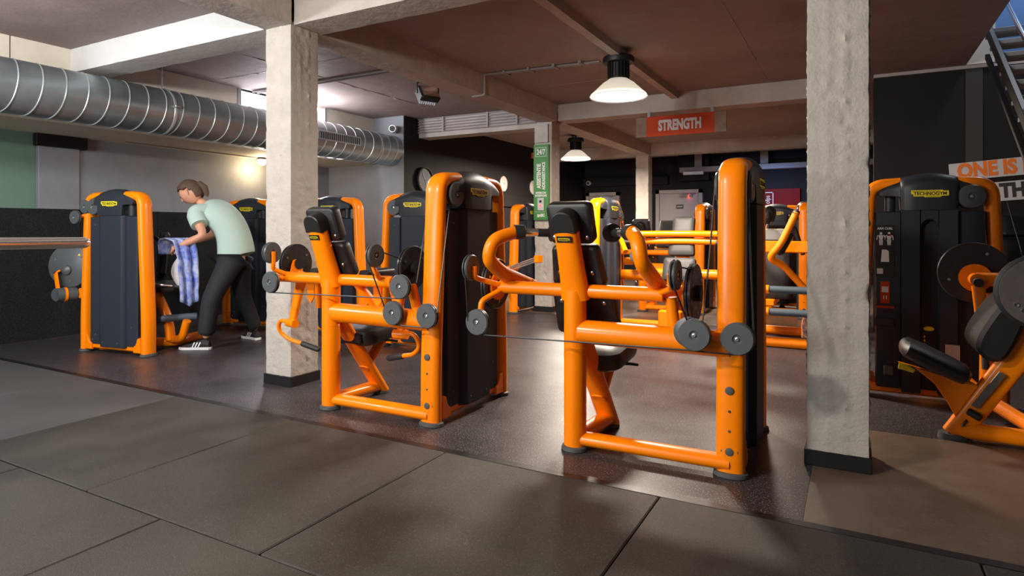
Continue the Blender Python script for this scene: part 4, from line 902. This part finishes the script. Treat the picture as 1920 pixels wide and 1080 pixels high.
for x, z, w, h in ((-.26, 1.83, .24, .34), (.10, 1.36, .30, .26)):
    link('frame_line', MB().box(x - w / 2, -.054, z - h / 2, x + w / 2, -.05, z - h / 2 + .02).box(x - w / 2, -.054, z + h / 2 - .02, x + w / 2, -.05, z + h / 2).box(x - w / 2, -.054, z - h / 2, x - w / 2 + .02, -.05, z + h / 2).box(x + w / 2 - .02, -.054, z - h / 2, x + w / 2, -.05, z + h / 2), WHITEINK, rp)
link('lettering', text_mesh('ofps', .14, .002, .8), WHITEINK, rp, (-.26, -.055, 1.83), (PI / 2, -PI / 2, 0)); link('lettering', text_mesh('SPORT', .07, .002, .8), WHITEINK, rp, (.10, -.055, 1.36), (PI / 2, 0, 0))
ct = thing('cable_tray', 'grey cable tray with a small light fitting high on the back wall', 'cable tray', (-2.2, 14.5, 2.50))
link('tray', MB().box(-1.3, -.12, -.03, 2.6, .12, 0), GREYM, ct); link('tray_edge', MB().box(-1.3, -.125, -.03, 2.6, -.115, .08).box(-1.3, .115, -.03, 2.6, .125, .08), GREYM, ct)
for x in (-.9, .5, 1.9): link('tray_hanger', MB().box(x - .08, -.02, .0, x + .08, .02, .48), GREYM, ct)
link('light_fitting', MB().box(-1.2, -.22, -.10, -.75, -.13, -.02, .01), SILVER, ct)
# wall clock, speakers, sensor on the dark side wall
ck = thing('wall_clock', 'black wall clock on the dark wall behind the machine with looped handles', 'clock', (-6.06, 8.13, 1.961))
link('clock_case', MB().lathe([(0, 0), (.20, 0), (.21, .01), (.21, .035), (.19, .04), (.185, .02), (0, .02)], TR(0, 0, 0) @ RY(PI / 2), 40), INK, ck)
link('clock_hand', MB().box(.022, -.006, -.02, .026, .006, .14).xf(RX(math.radians(35))), WHITEINK, ck)
link('clock_hand', MB().box(.022, -.006, -.02, .026, .006, .10).xf(RX(math.radians(200))), WHITEINK, ck)
for k in range(12): link('hour_mark', cached('hour_mark', lambda: MB().box(.021, -.004, .14, .023, .004, .165)), WHITEINK, ck, (0, 0, 0), (PI / 6 * k, 0, 0))
for y, lab in ((10.72, 'pale round wall plate nearest the tower with the yellow plate'), (12.02, 'pale round wall plate beside the intercom pillar')):
    t = thing('wall_plate', lab, 'wall plate', (-6.065, y, 2.07))
    link('plate', MB().lathe([(0, -.01), (.15, -.01), (.15, .012), (.135, .02), (0, .02)], RY(PI / 2), 32), BEAM, t); link('plate_screw', MB().lathe([(.012, .02), (.01, .024), (0, .024)], RY(PI / 2), 10), STEEL, t)
sn = thing('wall_sensor', 'tiny orange sensor on the dark wall beside the intercom pillar', 'sensor', (-6.06, 12.0, 2.755))
link('sensor_case', MB().box(-.012, -.06, -.06, .04, .06, .06, .008), ORTXT, sn)
# ------------------------------------------------------------------ stairs at top right
stp = thing('staircase', 'steel staircase with grey treads climbing through the ceiling opening', 'stairs', (1.15, 5.0, 0))
def st_z(y): return 1.98 + .735 * (y - 6.1)
for x in (0, .95):
    link('stringer', MB().prism([(-1.55, st_z(3.45) - .0 + .0), (2.6, st_z(7.6)), (2.6, st_z(7.6) + .13), (-1.55, st_z(3.45) + .13)], x - .02, x + .02, .004, M_XP), STEELD, stp)
    link('stringer_flange', MB().prism([(-1.2, st_z(3.8) - .245), (2.6, st_z(7.6) - .245), (2.6, st_z(7.6) - .195), (-1.2, st_z(3.8) - .195)], x - .02, x + .02, .004, M_XP), STEELD, stp)
    link('handrail', MB().sweep([(x + .02, -1.1, st_z(3.9) + .62), (x + .02, 2.6, st_z(7.6) + .62)], .018, seg=12), CHROME, stp)
    for y in (4.6, 6.1, 7.55): link('baluster', MB().sweep([(x + .02, y - 5.0, st_z(y) + .1), (x + .02, y - 5.0, st_z(y) + .62)], .011, seg=8), CHROME, stp)
for k in range(18):
    y = 3.6 + k * .235; link('tread', MB().box(.0, y - 5.13, st_z(y) - .02, .95, y - 4.87, st_z(y) + .02, .004), TREAD, stp)
# ------------------------------------------------------------------ people
def skinned(name, m, parent, joints, edges, root=0, sub=2, label=None):
    """one continuous surface grown over a skeleton: joints = (x, y, z, rx, ry)"""
    me = bpy.data.meshes.new(name); me.from_pydata([j[:3] for j in joints], edges, [])
    o = bpy.data.objects.new(name, me); COL.objects.link(o); me.materials.append(m); o.parent = parent
    if label: o['label'] = label
    sk = o.modifiers.new('skin', 'SKIN'); sk.use_smooth_shade = True; sk.branch_smoothing = .6
    for i, v in enumerate(me.skin_vertices[0].data):
        v.radius = joints[i][3:5] if len(joints[i]) > 4 else (joints[i][3],) * 2; v.use_root = (i == root); v.use_loose = False
    s = o.modifiers.new('subsurf', 'SUBSURF'); s.levels = sub; s.render_levels = sub
    dg = bpy.context.evaluated_depsgraph_get(); nm = bpy.data.meshes.new_from_object(o.evaluated_get(dg)); o.modifiers.clear(); o.data = nm
    nm.polygons.foreach_set('use_smooth', [True] * len(nm.polygons)); return o
def hand(parent, wrist, fdir, palm_n, m=SKIN, curl=.5, thumb_side=1, s=1.0):
    """palm with four unequal curled fingers and a side thumb"""
    f = Vector(fdir).normalized(); n = Vector(palm_n); n = (n - f * n.dot(f)).normalized(); sd = f.cross(n) * thumb_side; w = Vector(wrist)
    J = []; E = []
    def J_(p, r): J.append((*p, r)); return len(J) - 1
    a = J_(w, .024 * s); b = J_(w + f * .045 * s, .028 * s); E.append((a, b)); c = J_(w + f * .08 * s, .026 * s); E.append((b, c))
    for k, (off, ln) in enumerate(((.030, .072), (.010, .082), (-.010, .076), (-.030, .060))):
        p = w + f * .082 * s + sd * off * s; i = J_(p, .0095 * s); E.append((c, i)); d = f.copy()
        for q, fr in enumerate((.45, .32, .23)):
            d = (d * math.cos(curl * (q + 1) * .55) + n * math.sin(curl * (q + 1) * .55)).normalized(); p = p + d * ln * fr * s
            j = J_(p, (.0088 - .001 * q) * s); E.append((i, j)); i = j
    p = w + f * .03 * s + sd * .028 * s; i = J_(p, .011 * s); E.append((b, i)); d = (f * .6 + sd * .7 + n * .3).normalized()
    for ln in (.035, .03):
        p = p + d * ln * s; j = J_(p, .0095 * s); E.append((i, j)); i = j; d = (f * .9 + n * .5 + sd * .1).normalized()
    return skinned('hand', m, parent, J, E, 0, 1)
def head(parent, M, hair=HAIR):
    """head in local axes: face towards -y, z up, centre at the origin; 0.225 m tall"""
    bm = bmesh.new(); bmesh.ops.create_uvsphere(bm, u_segments=28, v_segments=20, radius=1)
    for v in bm.verts:
        x, y, z = v.co; k = 1 - .28 * max(0, -z) ** 1.3
        v.co = Vector((x * .074 * k, (y * .096 * (1 - .10 * max(0, -z)) + (.010 if y > 0 else -.002)), z * .113 - (.0 if z > 0 else 0)))
        if y < -.55 and -.35 < z < .15 and abs(x) < .28: v.co.y -= .016 * (1 - abs(x) / .28) * (1 - abs(z + .15) / .3 if abs(z + .15) < .3 else 0)
    for f in bm.faces: f.smooth = True
    me = bpy.data.meshes.new('head'); bm.to_mesh(me); bm.free(); h = link('head', me, SKIN, parent); h.matrix_local = M
    link('nose', MB().prism([(-.012, -.012), (.012, -.012), (.014, -.004), (.005, .03), (-.005, .03), (-.014, -.004)], 0, .020, .006, TR(0, -.092, -.012) @ RX(PI / 2)), SKIN, h)
    for s in (-1, 1):
        link('eye', MB().lathe([(.0, .010), (.006, .008), (.010, .0), (.006, -.008), (0, -.010)], TR(s * .030, -.086, .010) @ RX(PI / 2), 12), INK, h)
        link('ear', MB().sweep([(s * .072, .005, -.025), (s * .079, .012, -.005), (s * .080, .016, .020), (s * .073, .012, .028)], [.006, .011, .013, .006], seg=10), SKIN, h)
    link('mouth', MB().sweep([(-.022, -.083, -.052), (0, -.090, -.05), (.022, -.083, -.052)], [.002, .005, .002], [.002, .004, .002], (0, 0, 1), 8), mat('lips', (.45, .15, .12), .5), h)
    bm = bmesh.new(); bmesh.ops.create_uvsphere(bm, u_segments=28, v_segments=20, radius=1)
    bmesh.ops.delete(bm, geom=[v for v in bm.verts if v.co.z < (-.05 if v.co.y > .05 else .28 - .5 * min(0, v.co.y + .2)) and not (v.co.y > .25 and v.co.z > -.75)], context='VERTS')
    for v in bm.verts:
        p = v.co; q = 1 + .04 * noise.noise(p * 5)
        v.co = Vector((p.x * .083 * q, p.y * .110 * q + .010, p.z * .122 * q + .004))
    for f in bm.faces: f.smooth = True
    me = bpy.data.meshes.new('hair'); bm.to_mesh(me); bm.free(); hr = link('hair', me, hair, h)
    sol = hr.modifiers.new('thick', 'SOLIDIFY'); sol.thickness = .014; sol.offset = 1
    link('hair_tail', MB().sweep([(0, .10, .03), (0, .135, .02), (0, .15, -.04), (0, .13, -.10), (0, .12, -.13)], [.02, .032, .034, .026, .008], seg=14), hair, h)
    return h
def shoe(parent, heel, d, tilt=0, stripes=True):
    d = Vector(d).normalized(); ang = math.atan2(d.y, d.x); M = TR(*heel) @ RZ(ang) @ RY(tilt)
    secs = []
    for x, w, z0, z1 in ((-.045, .020, .02, .05), (-.035, .034, .016, .085), (0, .038, .014, .105), (.05, .037, .014, .098), (.10, .040, .014, .075), (.16, .046, .014, .058), (.21, .042, .014, .046), (.24, .028, .016, .036), (.252, .010, .02, .028)):
        secs.append([(x, w * math.cos(a) * (1 if math.sin(a) < .2 else .82), (z0 + z1) / 2 + (z1 - z0) / 2 * math.sin(a)) for a in [2 * PI * k / 16 for k in range(16)]])
    s = link('shoe', MB().loft(secs), SHOE, parent); s.matrix_local = M
    out = [(-.055, -.018), (-.04, -.036), (.03, -.036), (.09, -.038), (.16, -.050), (.22, -.044), (.258, -.018), (.262, 0), (.258, .018), (.22, .044), (.16, .050), (.09, .038), (.03, .036), (-.04, .036), (-.055, .018)]
    link('sole', MB().prism(out, 0, .028, .005), SOLE, s)
    if stripes:
        for sd in (-1, 1):
            for k in range(3):
                x = .06 + .028 * k; link('stripe', MB().sweep([(x, sd * .0405, .03), (x - .016, sd * .036, .066), (x - .02, sd * .031, .076)], .006, .002, (1, 0, 0), 8), SOLE, s)
    return s
PX, PY = -5.56, 4.17
Fv, Lv = Vector((-.877, -.48, 0)), Vector((.48, -.877, 0))
def Q(f, l, z): return tuple(Fv * f + Lv * l + Vector((0, 0, z)))
pe = thing('person', 'person in mint t-shirt and black trousers bending forward with a towel in hand', 'person', (PX, PY, 0))
body = [(*Q(-.06, 0, .95), .10), (*Q(-.05, .01, 1.12), .105), (*Q(.02, .02, 1.27), .11), (*Q(.15, .04, 1.375), .095), (*Q(.235, .06, 1.42), .05), (*Q(.28, .07, 1.475), .048),      # 0-5 spine, neck
        (*Q(.25, .19, 1.335), .055), (*Q(.105, .30, 1.11), .042), (*Q(.24, .31, 1.05), .038), (*Q(.325, .315, 1.015), .026),                                                        # 6-9 left arm
        (*Q(.14, -.11, 1.35), .055), (*Q(.22, -.13, 1.11), .042), (*Q(.31, .03, 1.06), .036), (*Q(.36, .12, 1.04), .026),                                                           # 10-13 right arm
        (*Q(-.05, .09, .88), .07), (*Q(.06, .23, .51), .055), (*Q(.105, .26, .10), .036), (*Q(-.07, -.09, .88), .07), (*Q(-.06, -.17, .49), .055), (*Q(-.165, -.28, .10), .036)]
be = [(0, 1), (1, 2), (2, 3), (3, 4), (4, 5), (3, 6), (6, 7), (7, 8), (8, 9), (3, 10), (10, 11), (11, 12), (12, 13), (0, 14), (14, 15), (15, 16), (0, 17), (17, 18), (18, 19)]
bd_ = skinned('body', SKIN, pe, body, be)
hand(pe, Q(.325, .315, 1.015), Q(.9, -.15, -.35), Q(.1, -.75, -.6), curl=.75, thumb_side=1)
hand(pe, Q(.36, .12, 1.04), Q(.8, .4, -.3), Q(.1, .5, -.8), curl=.75, thumb_side=-1)
tr = [(*Q(-.07, 0, .985), .175, .16), (*Q(-.06, .09, .84), .125, .125), (*Q(.0, .17, .66), .105, .11), (*Q(.06, .235, .50), .092, .098), (*Q(.085, .25, .30), .085, .09), (*Q(.10, .26, .125), .078, .088),
      (*Q(-.07, -.09, .84), .125, .125), (*Q(-.065, -.135, .66), .105, .11), (*Q(-.06, -.175, .48), .090, .095), (*Q(-.12, -.235, .28), .078, .085), (*Q(-.165, -.28, .11), .070, .078)]
skinned('trousers', TROUS, pe, tr, [(0, 1), (1, 2), (2, 3), (3, 4), (4, 5), (0, 6), (6, 7), (7, 8), (8, 9), (9, 10)])
St = Lv * .90 + Fv * .43
sh = MB().sweep([Q(-.085, 0, .875), Q(-.082, 0, .88), Q(-.078, .0, .98), Q(-.06, .01, 1.10), Q(-.02, .02, 1.215), Q(.05, .03, 1.30), Q(.13, .04, 1.36), Q(.19, .05, 1.395), Q(.225, .058, 1.415)],
                [.19, .205, .195, .185, .185, .195, .195, .13, .062], [.145, .16, .152, .145, .14, .135, .115, .085, .06], St, 28)
shirt = link('t_shirt', sh, MINT, pe)
shirt.modifiers.new('s', 'SUBSURF').render_levels = 1
for a, b, c in ((Q(.16, .10, 1.355), Q(.25, .19, 1.335), Q(.165, .255, 1.21)), (Q(.12, -.05, 1.36), Q(.14, -.12, 1.345), Q(.18, -.13, 1.22))):
    link('sleeve', MB().sweep(fillet([a, b, c], .08), [.075, .08, .083, .083, .083, .08, .080, .080, .080][:9], None, None, 18), MINT, shirt)
Df = (Fv * .80 + Vector((0, 0, -.60))).normalized(); yl = -Df; zl = (Fv * .60 + Vector((0, 0, .80))).normalized(); xl = yl.cross(zl)
hm = Matrix(((xl.x, yl.x, zl.x, 0), (xl.y, yl.y, zl.y, 0), (xl.z, yl.z, zl.z, 0), (0, 0, 0, 1)))
head(pe, TR(*Q(.345, .085, 1.53)) @ hm)
shoe(pe, Q(.10, .26, 0), Fv); shoe(pe, Q(-.165, -.28, 0), Fv * .80 + Lv * -.60)
# towel hanging from the hands
def towel():
    bm = bmesh.new(); nu, nv = 22, 34; g = []
    path = [Q(.44, .27, .93), Q(.455, .27, 1.02), Q(.42, .28, 1.075), Q(.36, .29, 1.085), Q(.30, .30, 1.06), Q(.27, .31, .98), Q(.255, .31, .86), Q(.245, .31, .72), Q(.24, .31, .58), Q(.24, .31, .43)]
    for j in range(nv + 1):
        t = j / nv * (len(path) - 1); i = min(int(t), len(path) - 2); p = Vector(path[i]).lerp(Vector(path[i + 1]), t - i); v = j / nv; row = []
        wd = .115 - .04 * v if v > .45 else .10
        for k in range(nu + 1):
            u = k / nu * 2 - 1; fold = math.sin(u * 7 + v * 2) * .028 * min(1, v * 2 + .2)
            q = p + (Fv * .80 + Lv * .60) * (u * wd) + (Lv * .8 - Fv * .6) * fold
            if v > .8: q.z += .05 * abs(u) * (v - .8) / .2
            q += Vector((noise.noise(q * 9), noise.noise(q * 9 + Vector((5, 0, 0))), 0)) * .012; row.append(bm.verts.new(q))
        g.append(row)
    for j in range(nv):
        for k in range(nu): bm.faces.new((g[j][k], g[j][k + 1], g[j + 1][k + 1], g[j + 1][k])).smooth = True
    me = bpy.data.meshes.new('towel'); bm.to_mesh(me); bm.free(); return me
tw = link('towel', towel(), TOWEL, None, (PX, PY, 0)); tw['label'] = 'blue and white patterned towel hanging from the bending person\'s hands'; tw['category'] = 'towel'
so = tw.modifiers.new('thick', 'SOLIDIFY'); so.thickness = .012; so.offset = 0
tf = MB()
rings = []
for j in range(12):
    t = j / 11; c = Vector(Q(.30 + .055 * math.sin(t * 2.6), .275, .93 - .30 * t)); w = .04 + .035 * math.sin(t * 2.8)
    rings.append([tuple(c + Fv * (w * math.cos(a)) + Lv * (.016 * math.sin(a) + .01 * math.sin(3 * a + t * 4))) for a in [2 * PI * k / 16 for k in range(16)]])
tf.loft(rings); link('towel_back_fold', tf, TOWELW, tw, label='white reverse side of the towel')
# seated person at the back
p2 = thing('person', 'person in white shirt seated with their back turned, in front of the red panel', 'person', (-1.02, 9.22, 0))
jb = [(0, 0, .60, .13), (0, .02, .78, .125), (0, .03, .98, .13), (0, .03, 1.13, .10), (0, .03, 1.20, .05), (0, .03, 1.25, .05), (-.19, .03, 1.12, .055), (-.24, .08, .86, .042), (-.22, .32, .80, .034), (.19, .03, 1.12, .055), (.24, .08, .86, .042), (.22, .32, .80, .034),
      (-.10, .05, .60, .09), (-.12, .44, .58, .065), (-.12, .46, .12, .042), (.10, .05, .60, .09), (.12, .44, .58, .065), (.12, .46, .12, .042)]
eb = [(0, 1), (1, 2), (2, 3), (3, 4), (4, 5), (3, 6), (6, 7), (7, 8), (3, 9), (9, 10), (10, 11), (0, 12), (12, 13), (13, 14), (0, 15), (15, 16), (16, 17)]
skinned('body', SKIN, p2, jb, eb)
skinned('trousers', TROUS, p2, [(0, 0, .62, .155), (-.10, .06, .60, .105), (-.12, .44, .58, .085), (-.12, .46, .12, .06), (.10, .06, .60, .105), (.12, .44, .58, .085), (.12, .46, .12, .06)], [(0, 1), (1, 2), (2, 3), (0, 4), (4, 5), (5, 6)])
ws = link('t_shirt', MB().sweep([(0, 0, .60), (0, .01, .75), (0, .02, .95), (0, .03, 1.08), (0, .03, 1.155), (0, .03, 1.18)], [.175, .185, .20, .215, .14, .065], [.15, .15, .15, .14, .10, .06], (1, 0, 0), 26), WSHIRT, p2)
for s in (-1, 1): link('sleeve', MB().sweep(fillet([(s * .10, .03, 1.10), (s * .20, .03, 1.10), (s * .235, .06, .95)], .06), .078, seg=16), WSHIRT, ws)
for s in (-1, 1):
    hand(p2, (s * .22, .32, .80), (-s * .2, .95, .1), (0, 0, -1), curl=.6, thumb_side=s); shoe(p2, (s * .12, .44, 0), (0, 1, 0), stripes=False)
head(p2, TR(0, .03, 1.36) @ RZ(PI), mat('black_hair', (.012, .010, .010), .6))
